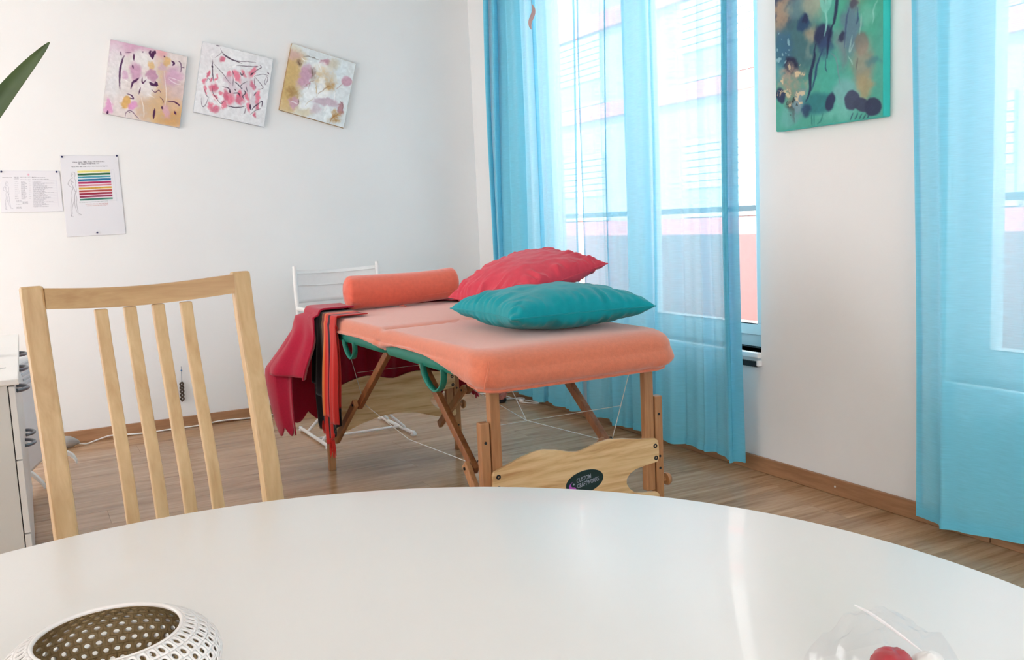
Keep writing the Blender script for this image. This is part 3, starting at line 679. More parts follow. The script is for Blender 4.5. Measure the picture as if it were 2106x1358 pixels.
cl = Canvas(190, 132, (226, 227, 233), (0, 345), (848, 5), (18, 575))
cl.tex = False
cl.text(40, 440, 175, 8, (110, 110, 122), .8, 0, 5)
for x0, x1, ys_, h, sd in ((200, 268, (436, 460), 8, 6), (285, 372, (436, 470), 8, 7), (392, 430, (436, 472), 8, 8), (450, 515, (436,), 8, 9), (450, 640, (444,), 9, 10), (455, 690, (468,), 8, 11)):
    for y in ys_: cl.text(x0, y, x1, h, (100, 102, 116), .8, 0, sd)
rr = random.Random(4)
for k in range(28):
    y = 496 + k * 13.2; cl.text(458, y, 458 + rr.uniform(110, 220) + (90 if k % 5 == 2 else 0), 8, (120, 122, 136), .75, -.004, 100 + k)
    if k < 19: cl.text(295, y + 4, 295 + rr.uniform(50, 90), 8, (110, 112, 126), .75, -.004, 140 + k)
    if k % 2 == 0 and k < 20: cl.text(208, y, 208 + rr.uniform(35, 65), 7, (120, 122, 136), .75, 0, 180 + k); cl.text(402, y, 402 + rr.uniform(18, 40), 7, (120, 122, 136), .75, 0, 220 + k)
for y in (765, 780, 812, 852, 866): cl.text(225, y, 300, 8, (104, 106, 120), .8, 0, y)
for y in (780, 795, 808): cl.text(308, y, 385, 8, (104, 106, 120), .8, 0, y + 1)
for k in range(16): cl.stroke([(455, 490 + k * 24), (800, 484 + k * 24)], .8, (190, 192, 206), .7, 2.5, 0, False)
for x in (790,): cl.stroke([(x, 430), (x + 18, 860)], 1, (186, 188, 204), .8, 2.5, 0, False)
cl.blob(402, 402, 14, 14, (226, 170, 190), .9, .5, 0, 5)
man(cl, 46, 498, .70, .62, (130, 132, 150), .8)
sheet('chart_poster', 'small landscape printed table with figure outline, left of the colourful poster', ((-.056, 1.452), (.220, 1.446), (.218, 1.236), (-.068, 1.240)), cl, [(-.048, 1.446), (.205, 1.441)], None)

# ---- little braided ornament hanging low on the back wall
t = thing('hanging_ornament', 'small brown twisted ornament hanging from a blue pin on the back wall', 'ornament', (.73, D, .15))
M['brown'] = plain('dark brown braid', (72, 58, 46), .5, var=.2, scale=80)
MB().tube([(.7345, D - .006, .350), (.7335, D - .010, .325), (.731, D - .008, .270), (.7305, D - .009, .262)], .0013, 6).build('thread', plain('grey thread', (120, 126, 140), .7, var=.05), t, smooth=True)
MB().lathe([(0, -.016), (.005, -.014), (.005, -.010), (.002, -.008), (.002, 0)], (.7335, D - .001, .328), 12, 'y').build('pushpin', plain('blue ornament pin', (60, 96, 140), .4, var=.05), t, smooth=True)
for sgn in (0, PI):
    pts = [(.729 + .0085 * math.sin(2*PI*q*2.6 + sgn) - .004*q, D - .012 + .006 * math.cos(2*PI*q*2.6 + sgn), .262 - .108 * q) for q in np.linspace(0, 1, 50)]
    MB().tube(pts, .0048, 8).build('twist', M['brown'], t, smooth=True)

# ================================================================== ROUND WHITE TABLE
TC = Vector((.144, .597, 0)); TR = .675; TZ = .72
rt = thing('round_table', 'large round white lacquered table in the foreground', 'table', (TC.x, TC.y, 0))
MB().lathe([(0, TZ - .026), (TR - .012, TZ - .026), (TR - .003, TZ - .022), (TR, TZ - .014), (TR, TZ - .006), (TR - .003, TZ - .001), (TR - .007, TZ), (TR * .5, TZ), (0, TZ)], (TC.x, TC.y, 0), 160).build('tabletop', M['tabletop'], rt, smooth=True)
for k in range(4):
    q = PI / 4 + k * PI / 2
    a = (TC.x + .36 * math.cos(q), TC.y + .36 * math.sin(q), TZ - .026); b = (TC.x + .44 * math.cos(q), TC.y + .44 * math.sin(q), 0)
    MB().tube([a, b], [.026, .018], 16).build('leg', M['whitemetal'], rt, smooth=True)
MB().lathe([(.30, TZ - .06), (.33, TZ - .06), (.33, TZ - .027), (.30, TZ - .027), (.30, TZ - .06)], (TC.x, TC.y, 0), 48).build('apron_ring', M['whitemetal'], rt, smooth=True)

# ================================================================== WOODEN CHAIR
def chair():
    th = math.radians(9); P0 = Vector((.222, 1.985, 0))
    t = thing('dining_chair', 'light birch dining chair with slatted back behind the round table', 'chair', P0)
    R = Matrix.Translation(P0) @ Matrix.Rotation(th, 4, 'Z')
    hw = .206         # half spacing of the stiles
    lean = lambda z: .10 * smoothstep(.42, 1.05, z) * 1.0 + (.05 * smoothstep(.40, 0, z))   # back rakes away, rear leg kicks back
    def stile(sx):
        prof = []
        zs = [0, .2, .40, .48, .60, .75, .90, 1.003]
        mb = MB(); vs = []; w, d = .041, .029
        for z in zs:
            y = lean(z) - .05; dd = d * (1.15 if .3 < z < .55 else 1 - .25 * smoothstep(.6, 1.0, z))
            for i, j in ((-1,-1),(1,-1),(1,1),(-1,1)): vs.append((sx * hw + i*w/2, y + j*dd/2, z))
        fs = [(3,2,1,0)] + [(k*4+i, k*4+(i+1)%4, (k+1)*4+(i+1)%4, (k+1)*4+i) for k in range(len(zs)-1) for i in range(4)] + [tuple(len(zs)*4-4+i for i in range(4))]
        mb.add(vs, fs); return mb
    for sx in (-1, 1): stile(sx).build('back_leg', M['birch'], t, bevel=.005, xf=R)
    # curved top rail
    n = 15; vs = []
    for k in range(n):
        q = k / (n - 1); x = (-hw + .02) + (2*hw - .04) * q
        bow = .022 * math.sin(PI * q)
        for z, dy in ((.958, -.010), (.958, .010), (.998, .010), (.998, -.010)):
            vs.append((x, lean(.98) - .05 + dy + bow - .006, z - .010 * math.sin(PI * q) * (1 if z > .97 else 1)))
    fs = [(k*4+i, k*4+(i+1)%4, (k+1)*4+(i+1)%4, (k+1)*4+i) for k in range(n-1) for i in range(4)] + [(3,2,1,0), tuple((n-1)*4+i for i in range(4))]
    MB().add(vs, fs).build('top_rail', M['birchx'], t, smooth=True, xf=R)
    for k in range(4):
        x = -.087 + k * .0565; bow = .020 * math.sin(PI * (x + hw) / (2 * hw))
        mb = MB(); zs = [.47, .60, .75, .88, .9475]; vs = []
        for z in zs:
            y = lean(z) - .056 + bow * smoothstep(.45, .95, z)
            for i, j in ((-1,-1),(1,-1),(1,1),(-1,1)): vs.append((x + .003 + i*.0125, y + j*.007, z))
        fs = [(3,2,1,0)] + [(q*4+i, q*4+(i+1)%4, (q+1)*4+(i+1)%4, (q+1)*4+i) for q in range(len(zs)-1) for i in range(4)] + [tuple(len(zs)*4-4+i for i in range(4))]
        mb.add(vs, fs).build('slat', M['birch'], t, bevel=.003, xf=R)
    MB().box((-hw + .02, -.065, .43), (hw - .02, -.043, .475)).build('lower_rail', M['birchx'], t, bevel=.003, xf=R)
    MB().prism([(-.20, -.06), (.20, -.06), (.218, -.42), (.20, -.445), (-.20, -.445), (-.218, -.42)], lambda a, b, q: (a, b, q), .435, .475).build('seat', M['canvaswhite'], t, bevel=.012, xf=R)
    for sx in (-1, 1):
        MB().bar((sx*.198, -.41, 0), (sx*.198, -.41, .435), .036, .036).build('front_leg', M['birch'], t, bevel=.004, xf=R)
        MB().box((sx*.198 - .011, -.40, .37), (sx*.198 + .011, -.03, .425)).build('side_rail', M['birch'], t, bevel=.003, xf=R)
    MB().box((-.19, -.42, .37), (.19, -.40, .425)).build('front_rail', M['birchx'], t, bevel=.003, xf=R)
    MB().box((-.19, -.06, .37), (.19, -.04, .425)).build('back_rail', M['birchx'], t, bevel=.003, xf=R)
chair()

# ================================================================== MASSAGE TABLE
X0, X1, Y0, Y1 = 1.115, 1.815, 2.325, 4.10     # cushion outline
ZT, ZU = .715, .622
mt = thing('massage_table', 'folding wooden massage table with green vinyl cushion, dressed in a salmon cover', 'massage table', (1.465, 3.21, 0))
def rrect(q, x0, x1, y0, y1, r):
    """point on rounded rectangle, q in 0..1 by arc length, counter-clockwise from the middle of the left side going -y"""
    segs = []; w, h = x1 - x0 - 2*r, y1 - y0 - 2*r
    seq = [('l', (x0, y1 - r), (x0, y0 + r)), ('a', (x0 + r, y0 + r), PI, 1.5*PI), ('l', (x0 + r, y0), (x1 - r, y0)), ('a', (x1 - r, y0 + r), 1.5*PI, 2*PI),
           ('l', (x1, y0 + r), (x1, y1 - r)), ('a', (x1 - r, y1 - r), 0, .5*PI), ('l', (x1 - r, y1), (x0 + r, y1)), ('a', (x0 + r, y1 - r), .5*PI, PI)]
    L = [math.dist(s[1], s[2]) if s[0] == 'l' else r*PI/2 for s in seq]
    d = q * sum(L)
    for s, l in zip(seq, L):
        if d <= l + 1e-9:
            f = d / l
            if s[0] == 'l': return (s[1][0] + (s[2][0]-s[1][0])*f, s[1][1] + (s[2][1]-s[1][1])*f)
            a = s[2] + (s[3]-s[2])*f; return (s[1][0] + r*math.cos(a), s[1][1] + r*math.sin(a))
        d -= l
    return seq[0][1]
def cushion(ya, yb):
    cx, cy = (X0+X1)/2, (ya+yb)/2; prof = [(.0, ZT-.016), (.6, ZT-.016), (.86, ZT-.022), (.93, ZT-.034), (.985, ZT-.05), (1.0, ZT-.062), (.998, ZU+.018), (.985, ZU+.004), (.955, ZU), (0, ZU)]
    mb = MB(); n = 96; vs = []
    for (s, z) in prof:
        for k in range(n):
            x, y = rrect(k/n, X0+.008, X1-.008, ya, yb, .05)
            e = 1 - s
            vs.append((x + (cx-x)*e if s < .9 else x + math.copysign(1, cx-x)*min(abs(cx-x), .35*e), y + (cy-y)*e if s < .9 else y + math.copysign(1, cy-y)*min(abs(cy-y), .35*e), z))
    fs = [(i*n+j, i*n+(j+1)%n, (i+1)*n+(j+1)%n, (i+1)*n+j) for i in range(len(prof)-1) for j in range(n)]
    return mb.add(vs, fs)
ym = 3.17
for ya, yb in ((Y0+.008, ym-.002), (ym+.002, Y1-.008)): cushion(ya, yb).build('cushion', M['vinyl'], mt, smooth=True, angle=60)
for ya, yb in ((Y0+.05, ym-.004), (ym+.004, Y1-.05)):
    for xa in (X0+.15, X1-.18): MB().box((xa, ya, ZU-.022), (xa+.03, yb, ZU)).build('frame_rail', M['brace'], mt, bevel=.003)
    for yy in (ya, yb-.022): MB().box((X0+.18, yy, ZU-.022), (X1-.18, yy+.022, ZU)).build('cross_rail', M['brace'], mt, bevel=.003)
LXL, LXR = 1.186, 1.742
FYF, FYR = 2.405, 4.0
def leg_set(sx, fy, outward):
    x = LXL if sx < 0 else LXR
    o = .036 * sx
    MB().box((x-.017, fy-.013, .19), (x+.017, fy+.013, ZU-.002)).build('leg', M['beech'], mt, bevel=.003)
    MB().box((x+o-.015, fy-.014, .0), (x+o+.015, fy+.014, .50)).build('leg_extension', M['beech'], mt, bevel=.003)
    MB().box((x+o-.014, fy-.013, .0), (x+o+.014, fy+.013, .006)).build('rubber_foot', M['dark'], mt)
    c = (x + sx*.052, fy, .215)
    MB().lathe([(0, 0), (.007, 0), (.007, sx*.012), (.020, sx*.014), (.022, sx*.020), (.018, sx*.028), (0, sx*.030)], c, 18, 'x').build('knob', M['beech'], mt, smooth=True)
    for z in (.44, .30, .26, .12):
        MB().lathe([(0, 0), (.0045, 0), (.0045, .0016), (0, .0016)], (x+o, fy - .0150, z), 10, 'y').build('bolt', M['dark'], mt, smooth=True)
for fy in (FYF, FYR):
    for sx in (-1, 1): leg_set(sx, fy, 1)
KF, KR = (2.585, .318), (3.69, .345)     # knee joints (y, z)
for sx in (-1, 1):
    x = LXL + .012 if sx < 0 else LXR - .040
    for (ky, kz), ty, fy in ((KF, 2.975, FYF), (KR, 3.30, FYR)):
        sgn = 1 if ty > ky else -1
        MB().bar((x, ty, ZU - .012), (x, ky - sgn*.012, kz - .010), .022, .030).build('brace', M['brace'], mt, bevel=.003)
        MB().bar((x - .022, ky + sgn*.012, kz + .012), (x - .022, fy + sgn*.012, .135), .020, .034).build('brace_link', M['beech'], mt, bevel=.004)
        MB().tube([(x - .036, ky, kz), (x + .022, ky, kz)], .005, 10).build('pivot_bolt', M['dark'], mt, smooth=True)
        MB().tube([(x + .016, ky + .01*math.cos(q), kz + .006 + .012*math.sin(q)) for q in np.linspace(0, 2*PI, 13)[:-1]], .0022, 6, closed=True).build('cable_ring', M['dark'], mt, smooth=True)
# end boards with wavy top, open notch on one side and arched bottom
top = [(1.168, .352), (1.20, .362), (1.255, .380), (1.30, .391), (1.335, .394), (1.385, .385), (1.43, .372), (1.46, .368), (1.49, .373), (1.53, .384), (1.575, .389), (1.63, .383), (1.69, .372), (1.752, .366), (1.764, .356)]
right = [(1.767, .335), (1.767, .300), (1.760, .286), (1.71, .281), (1.672, .275), (1.650, .264), (1.638, .250), (1.637, .234), (1.648, .216), (1.668, .200), (1.700, .192), (1.752, .188), (1.764, .178), (1.766, .160), (1.758, .150)]
bottom = [(1.66, .160), (1.56, .192), (1.47, .204), (1.38, .198), (1.29, .176), (1.22, .152), (1.178, .146), (1.166, .154), (1.162, .20), (1.162, .34)]
outline = top + right + bottom
for fy, dz in ((FYF - .014 - .011, 0), (FYR - .014 - .011, .02)):
    eb = MB().prism([(a, b + dz) for a, b in outline], lambda a, b, q: (a, q, b), fy, fy + .011).build('end_board', M['ply'], mt, bevel=.0015)
    for x, z in ((1.181, .335), (1.180, .300), (1.752, .340), (1.754, .300)):
        MB().lathe([(.0075, 0), (.0075, -.0012), (.003, -.0012), (.003, .0005), (0, .0005)], (x, fy, z + dz), 14, 'y').build('screw', M['dark'], eb, smooth=True)
# oval badge with lettering and emblem
fy = FYF - .025
badge_c = (1.479, .269); ba_, bb_ = .069, .036; tilt = math.radians(6)
def bpt(a, b, y):
    return (badge_c[0] + a*math.cos(tilt) - b*math.sin(tilt), y, badge_c[1] + a*math.sin(tilt) + b*math.cos(tilt))
mb = MB().prism([(ba_*math.cos(q), bb_*math.sin(q)) for q in np.linspace(0, 2*PI, 49)[:-1]], lambda a, b, q: bpt(a, b, q), fy - .0015, fy)
badge = mb.build('logo_badge', plain('dark green badge', (10, 44, 44), .35, var=.1), mt)
badge['label'] = 'dark green oval badge reading CUSTOM CRAFTWORKS'
M['silver'] = plain('silver print', (150, 160, 176), .4, var=.05)
M['purple'] = plain('purple print', (176, 84, 186), .5, var=.05)
def lettering(txt, size, a, b, cond, tl):
    cu = bpy.data.curves.new('lettering', 'FONT'); cu.body = txt; cu.size = size; cu.extrude = 0; cu.shear = .12; cu.offset = 0.0004
    o = bpy.data.objects.new('tmp', cu); col.objects.link(o)
    me = bpy.data.meshes.new_from_object(o.evaluated_get(bpy.context.evaluated_depsgraph_get())); bpy.data.objects.remove(o)
    mb = MB(); q = math.radians(tl)
    vs = []
    for v in me.vertices:
        x, z = v.co.x*cond, v.co.y
        vs.append(bpt(a + x*math.cos(q) - z*math.sin(q), b + x*math.sin(q) + z*math.cos(q), fy - .0022))
    mb.add(vs, [tuple(p.vertices) for p in me.polygons]); mb.build('lettering', M['silver'], badge)
lettering('CUSTOM', .0185, -.030, .0045, .72, 3); lettering('CRAFTWORKS', .0185, -.030, -.013, .66, 3)
pts = [( -.043 + .0165*math.cos(q), -.006 + .0165*math.sin(q)) for q in np.linspace(.5*PI, 1.5*PI, 17)] + [(-.043 + .00825*math.cos(q), -.01425 + .00825*math.sin(q)) for q in np.linspace(-.5*PI, .5*PI, 11)][1:] + [(-.043 + .00825*math.cos(q), .00225 + .00825*math.sin(q)) for q in np.linspace(1.5*PI, .5*PI, 11)][1:-1]
MB().prism(pts, lambda a, b, q: bpt(a, b, q), fy - .0023, fy - .0015).build('emblem', M['purple'], badge)
MB().prism([(-.041 + .0028*math.cos(q), .003 + .0028*math.sin(q)) for q in np.linspace(0, 2*PI, 13)[:-1]], lambda a, b, q: bpt(a, b, q), fy - .0024, fy - .0015).build('emblem_dot', M['silver'], badge)
# green carrying loops on the near side
for ya, yb, zl in ((2.62, 2.79, .556), (3.49, 3.62, .566)):
    mb = MB(); ym_ = (ya+yb)/2; h = ZU + .015 - zl; n = 21; vs = []
    for k in range(n):
        q = PI * k/(n-1); y = ym_ - math.cos(q)*(yb-ya)/2*(.62 + .38*abs(math.cos(q))); z = ZU + .012 - h*math.sin(q)**.8
        nx, nz = math.cos(q), -math.sin(q)
        for dx in (-.010, .010):
            vs.append((X0 + .012 + dx + .006*math.sin(q), y, z))
    fs = [(2*k, 2*k+1, 2*k+3, 2*k+2) for k in range(n-1)]
    mb.add(vs, fs).build('carry_loop', M['vinyl'], mt, smooth=True, solid=.006, angle=180)
# steel cables
def wire(a, b, r=.0014): MB().tube([a, b], r, 6).build('cable', M['wire'], mt, smooth=True)
xl, xr = LXL + .03, LXR - .022
for x in (xl, xr):
    wire((x, KR[0], KR[1]), (x, 3.19, .288)); wire((x, 3.19, .288), (x, KF[0], KF[1]))
    wire((x, KF[0], KF[1]), (x, 2.46, ZU-.03)); wire((x, KR[0], KR[1]), (x, 3.88, ZU-.03))
    wire((x, 3.19, .288), (x, 3.52, ZU - .03)) if x == xr else None
wire((xl, 2.52, .455), (xr, 2.52, .455), .0009); wire((xl, 3.755, .47), (xr, 3.755, .47), .0009)

# ---- fitted salmon cover (lies on the cushion)
HEM_L = [(2.30, .598), (2.42, .606), (2.52, .626), (2.62, .648), (2.74, .668), (2.87, .678), (3.0, .672), (3.09, .655), (3.17, .640), (3.25, .652), (3.37, .660), (3.52, .657), (3.66, .652), (3.9, .65), (4.15, .64)]
def cover_pt(q, lvl):
    """lvl 0..1 top from centre to edge, 1..2 rounded shoulder, 2..3 side down to hem"""
    x, y = rrect(q, X0, X1, Y0, Y1, .070)
    cx, cy = (X0+X1)/2, (Y0+Y1)/2
    nx = ny = 0
    # outward normal by finite difference
    xa, ya = rrect((q + .0015) % 1, X0, X1, Y0, Y1, .070); xb, yb = rrect((q - .0015) % 1, X0, X1, Y0, Y1, .070)
    tx, ty = xa-xb, ya-yb; l = math.hypot(tx, ty); nx, ny = ty/l, -tx/l
    if lvl <= 1:
        s = lvl * .90
        px, py = cx + (x-cx)*s, cy + (y-cy)*s
        z = ZT + .006 - .004*abs(px-cx)/.35
        # hinge crease across the middle
        z -= .010*math.exp(-((py-ym)/.035)**2) * smoothstep(.0, .3, (cx + .30 - px)/.6) + .004*math.exp(-((py-ym)/.015)**2)
        z += .0016*(float(fbm(px*14, py*14, 3))-.5)
        return (px, py, z)
    front = smoothstep(Y0+.10, Y0-.01, y)
    left = smoothstep(X0+.04, X0, x)
    rs = .045 + .012*front
    if lvl <= 2:
        a = (lvl-1)*PI/2
        s = .90; px, py = cx + (x-cx)*s, cy + (y-cy)*s
        ex, ey = x - nx*0, y - ny*0
        f = math.sin(a)
        z = ZT + .004 - rs*(1-math.cos(a))
        b = .010*math.sin(2*a)
        z -= .010*math.exp(-((py-ym)/.035)**2) * left * (1-f)
        return (px + (ex-px)*f + nx*b*.3, py + (ey-py)*f + ny*b*.3, z)
    f = lvl - 2
    hem_l = lerp_table(HEM_L, y)
    hem = .598 + (hem_l-.598)*smoothstep(X0+.09, X0, x)
    zt = ZT + .004 - rs
    z = zt + (hem-zt)*f
    bul = .010*math.sin(PI*min(1, f*1.15)) - .016*smoothstep(.75, 1, f)
    # gathers towards the corners and along the elastic
    cor = math.exp(-(((x-X1)/.10)**2 + ((y-Y0)/.10)**2)); corl = math.exp(-(((x-X0)/.06)**2 + ((y-Y0)/.06)**2))
    wr = .0075*cor*math.sin(70*(x-y)+6*f)*smoothstep(.2, .8, f) + .004*corl*math.sin(60*(x+y))*f
    wr += .0018*math.sin(230*y + 3*math.sin(17*y))*left*smoothstep(.3, 1, f)*smoothstep(2.9, 2.4, y)
    wr += .0022*math.sin(150*y + 5*math.sin(9*y))*left*smoothstep(.5, 1, f)
    wr += .006*(float(fbm(x*9+y*5, z*14, 3))-.5)*smoothstep(0, .5, f)
    crease = -.008*math.exp(-((y-ym)/.03)**2)*left
    b = bul + wr + crease
    return (x + nx*b, y + ny*b, z)
nq = 420
lv = [.02, .15, .3, .45, .6, .72, .82, .90, .96, 1.0] + [1 + k/8 for k in range(1, 9)] + [2 + k/14 for k in range(1, 15)]
mb = MB(); vs = [cover_pt(k/nq, l) for l in lv for k in range(nq)]
fs = [(i*nq+j, i*nq+(j+1) % nq, (i+1)*nq+(j+1) % nq, (i+1)*nq+j) for i in range(len(lv)-1) for j in range(nq)] + [tuple(range(nq))]
cv = thing('table_cover', 'salmon terry fitted cover stretched over the massage table', 'cover', (1.465, 3.21, ZU))
mb.add(vs, fs).build('cloth', M['salmon'], cv, smooth=True, angle=180, solid=-.003)
pts = [cover_pt(k/nq, 3.0) for k in range(nq)]
MB().tube(pts, .0045, 8, closed=True).build('elastic_hem', M['salmon'], cv, smooth=True)
# seam ridge on the near corner of the cover
MB().tube([(X0+.028, Y0+.004, .690), (X0+.022, Y0-.004, .668), (X0+.016, Y0+.002, .640), (X0+.012, Y0+.010, .612)], [.002, .004, .004, .003], 8).build('corner_seam', M['salmon'], cv, smooth=True)

# ================================================================== PILLOWS AND BOLSTER
def pillow(name, label, mat, cen, size, th, yaw, tiltx, tilty, seed, wr=1.0, sag=None, group='scatter cushions on the massage table'):
    t = thing(name, label, 'cushion', (cen[0], cen[1], cen[2]), group)
    Rm = Matrix.Translation(cen) @ Matrix.Rotation(math.radians(yaw), 4, 'Z') @ Matrix.Rotation(math.radians(tilty), 4, 'Y') @ Matrix.Rotation(math.radians(tiltx), 4, 'X')
    n = 84; half = []
    sx, sy = size
    def side(up):
        vs = []
        for j in range(n):
            for i in range(n):
                u, v = -1 + 2*i/(n-1), -1 + 2*j/(n-1)
                # sides pull in between the pointed corners
                px = u * (1 - .085*(1 - v*v)**1.0 * abs(u)**3) ; py = v * (1 - .085*(1 - u*u) * abs(v)**3)
                e = max(0, (1 - u*u)) * max(0, (1 - v*v))
                h = th/2 * e**.42
                r = max(abs(u), abs(v))
                edge = smoothstep(.45, 1.0, r) * (1 - smoothstep(.97, 1.0, r)*.7)
                if abs(u) > abs(v): k = v; o = u
                else: k = u; o = v
                fold = 2.6*(1 - 2*abs(float(vnoise(k*9 + seed*7 + (20 if o > 0 else 0), r*1.6 + seed)) - .5)) - 1.5 + 1.1*(float(vnoise(k*19 + seed*3, r*3 + 9 + (7 if o > 0 else 0))) - .5)
                wq = .0075*wr*fold*edge*min(1, e*9)**.5
                wq += .012*wr*(float(fbm(u*3.1+seed*5, v*3.1, 3))-.5) * min(1, e*3)
                z = (h + wq) * (1 if up else -1)
                if not up: z *= .80
                if r > .999: z = 0
                if sag: z += sag(u, v)
                vs.append((px*sx/2, py*sy/2, z))
        return vs
    fs = [(j*n+i, j*n+i+1, (j+1)*n+i+1, (j+1)*n+i) for j in range(n-1) for i in range(n-1)]
    a, b = side(True), side(False)
    mb = MB(); mb.add(a, fs); mb.add(b, [f[::-1] for f in fs])
    o = mb.build('pillow_body', mat, t, smooth=True, angle=180, xf=Rm)
    bm = bmesh.new(); bm.from_mesh(o.data); bmesh.ops.remove_doubles(bm, verts=bm.verts, dist=.0004); bmesh.ops.recalc_face_normals(bm, faces=bm.faces); bm.to_mesh(o.data); bm.free()
    # seam piping along the edge
    ring = []
    for k in range(4):
        for i in range(n-1):
            idx = [(i, 0), (n-1, i), (n-1-i, n-1), (0, n-1-i)][k]
            ring.append(Vector(a[idx[1]*n + idx[0]]))
    MB().tube(ring, .0022, 6, closed=True).build('seam', mat, t, smooth=True, xf=Rm)
    return t
pillow('pillow', 'teal cotton pillow lying flat under the raspberry pillow', M['teal'], Vector((1.562, 2.70, .788)), (.52, .51), .168, -3, 0, 0, 1.3, 1.1)
pillow('pillow', 'raspberry red pillow lying aslant on the teal pillow', M['pink'], Vector((1.578, 2.885, .888)), (.43, .40), .125, 6, 6, -14, 2.1, 1.4, sag=lambda u, v: -.05*max(0, -u - .15)**1.4)
# bolster across the far end
bo = thing('bolster', 'salmon velour bolster roll lying across the far end of the massage table', 'bolster', (1.50, 3.93, ZT))
def bol(i, j):
    q = 2*PI*i; s = j
    x = 1.235 + .545*s
    e = 1.0
    if s < .055: e = math.sqrt(max(0, 1 - ((.055-s)/.055)**2))
    if s > .945: e = math.sqrt(max(0, 1 - ((s-.945)/.055)**2))
    r = .072*(1 + .03*math.sin(6*s)) * max(e, .002)
    pin = math.exp(-((s-.06)/.06)**2)
    r *= 1 + .05*pin*math.sin(9*q)*(1 if 3.2 < q < 5.5 else .3)
    z = ZT + .080 + r*math.sin(q)*1.0 + .006*math.sin(PI*s*.9 + 2.2) + .022*s*s
    return (x + .006*math.cos(q)*pin, 3.93 + r*math.cos(q), max(z, ZT+.008))
MB().grid(bol, 64, 70, wrap_u=True).build('roll', M['salmon2'], bo, smooth=True, angle=180)
MB().tube([(1.27 + .46*k/20, 3.93 - .060, ZT + .045 + .012*(k/20)**2) for k in range(21)], .0022, 6).build('seam', M['salmon2'], bo, smooth=True)
for k in range(3):
    a0 = 2.7 + .28*k
    MB().tube([(1.244 + .05*q, 3.93 - (.055 + .010*math.sin(PI*q)), ZT + .118 - .018*k - .07*q*(1 - .15*k)) for q in np.linspace(0, 1, 9)], [.0008, .002, .003, .0034, .0036, .0032, .0025, .0015, .0006], 6).build('gather', M['salmon2'], bo, smooth=True)
MB().tube(spline([(1.47, 3.872, ZT+.012), (1.475, 3.845, ZT+.016), (1.49, 3.85, ZT+.010), (1.50, 3.868, ZT+.012)], 6), .0025, 6).build('tie', M['salmon2'], bo, smooth=True)

# ================================================================== BLANKETS
def edge_path(s):
    """walk the table edge: s=0 at (X0, 3.55) up the near side, round the far corner, along the far end"""
    r = .085; x0, y1, x1 = X0 - .010, Y1 + .010, X1 + .010
    L1 = (y1 - r) - 3.55; A = r*PI/2; L2 = x1 - x0 - 2*r
    if s < L1: return Vector((x0, 3.55 + s)), Vector((-1, 0))
    s -= L1
    if s < A:
        a = PI - s/r; return Vector((x0 + r + r*math.cos(a), y1 - r + r*math.sin(a))), Vector((math.cos(a), math.sin(a)))
    s -= A
    if s < L2: return Vector((x0 + r + s, y1)), Vector((0, 1))
    s -= L2
    if s < A:
        a = PI/2 - s/r; return Vector((x1 - r + r*math.cos(a), y1 - r + r*math.sin(a))), Vector((math.cos(a), math.sin(a)))
    s -= A
    return Vector((x1, y1 - r - s)), Vector((1, 0))
def drape(s0, s1, hem, flare, fold_a, fold_k, inner, off, top, ns=90, nu=46, ph=0.0, hem_shift=None, cols=None):
    """cloth running from the table top over the edge and down"""
    def fn(i, j):
        s = s0 + (s1-s0)*i
        p, n = edge_path(s)
        hz = hem(i); Lh = top - hz; tot = inner + .05 + Lh
        d = j * tot
        fo = fold_a * math.sin(fold_k*s + ph) + fold_a*.5*math.sin(fold_k*2.3*s + 1.7*ph)
        if d < inner:
            q = p - n*(inner - d); return (q.x, q.y, top + .002*math.sin(30*s))
        d -= inner
        r = .032
        if d < .05:
            a = d/.05*PI/2; q = p + n*(off*math.sin(a)); return (q.x, q.y, top - r*(1-math.cos(a)))
        d -= .05
        f = d/max(.01, Lh)
        drop = r + d*(1 - r/max(.02, Lh))
        k = off + flare(s, drop) + fo*smoothstep(0, .5, f)
        sh = (hem_shift(i, f) if hem_shift else 0)
        q = p + n*k + Vector((-n.y, n.x))*sh
        return (q.x, q.y, top - drop)
    mb = MB().grid(fn, ns, nu)
    if cols is not None:
        mb.c = [cols(i/(ns-1), j/(nu-1)) for j in range(nu) for i in range(ns)]
    return mb, fn
S_COR = (Y1 + .010 - .085) - 3.55          # where the far corner starts
bl = thing('blanket', 'crimson wool blanket with scalloped edge hanging off the far corner', 'blanket', (X0, Y1, ZT))
def fl_c(s, d):
    g = math.exp(-((s - S_COR - .07)/.12)**2)
    return g*(.85*min(d, .26) - .25*max(0, d-.30)) + .03*smoothstep(.1, .5, d)
def scallop(i, base, amp, k): return base - amp*abs(math.sin(k*PI*i))
hem_long = lambda i: scallop(i, lerp_table([(0, .235), (.12, .21), (.30, .25), (.5, .27), (1, .30)], i), .045, 34)
mb, fn = drape(S_COR - .06, S_COR + .95, hem_long, fl_c, .018, 34, .10, .012, ZT + .018, 420, 60, .6)
mb.build('cloth', M['crimson'], bl, smooth=True, angle=180, solid=.005)
hem_fold = lambda i: .452 + .008*i
def fl_f(s, d): return fl_c(s, d)*.55 + .022 + .05*smoothstep(.1, .3, d)
mb, fn = drape(S_COR - .20, S_COR + .03, hem_fold, fl_f, .012, 30, .14, .020, ZT + .030, 60, 44, 1.2)
mb.build('folded_layer', M['crimson'], bl, smooth=True, angle=180, solid=.008)

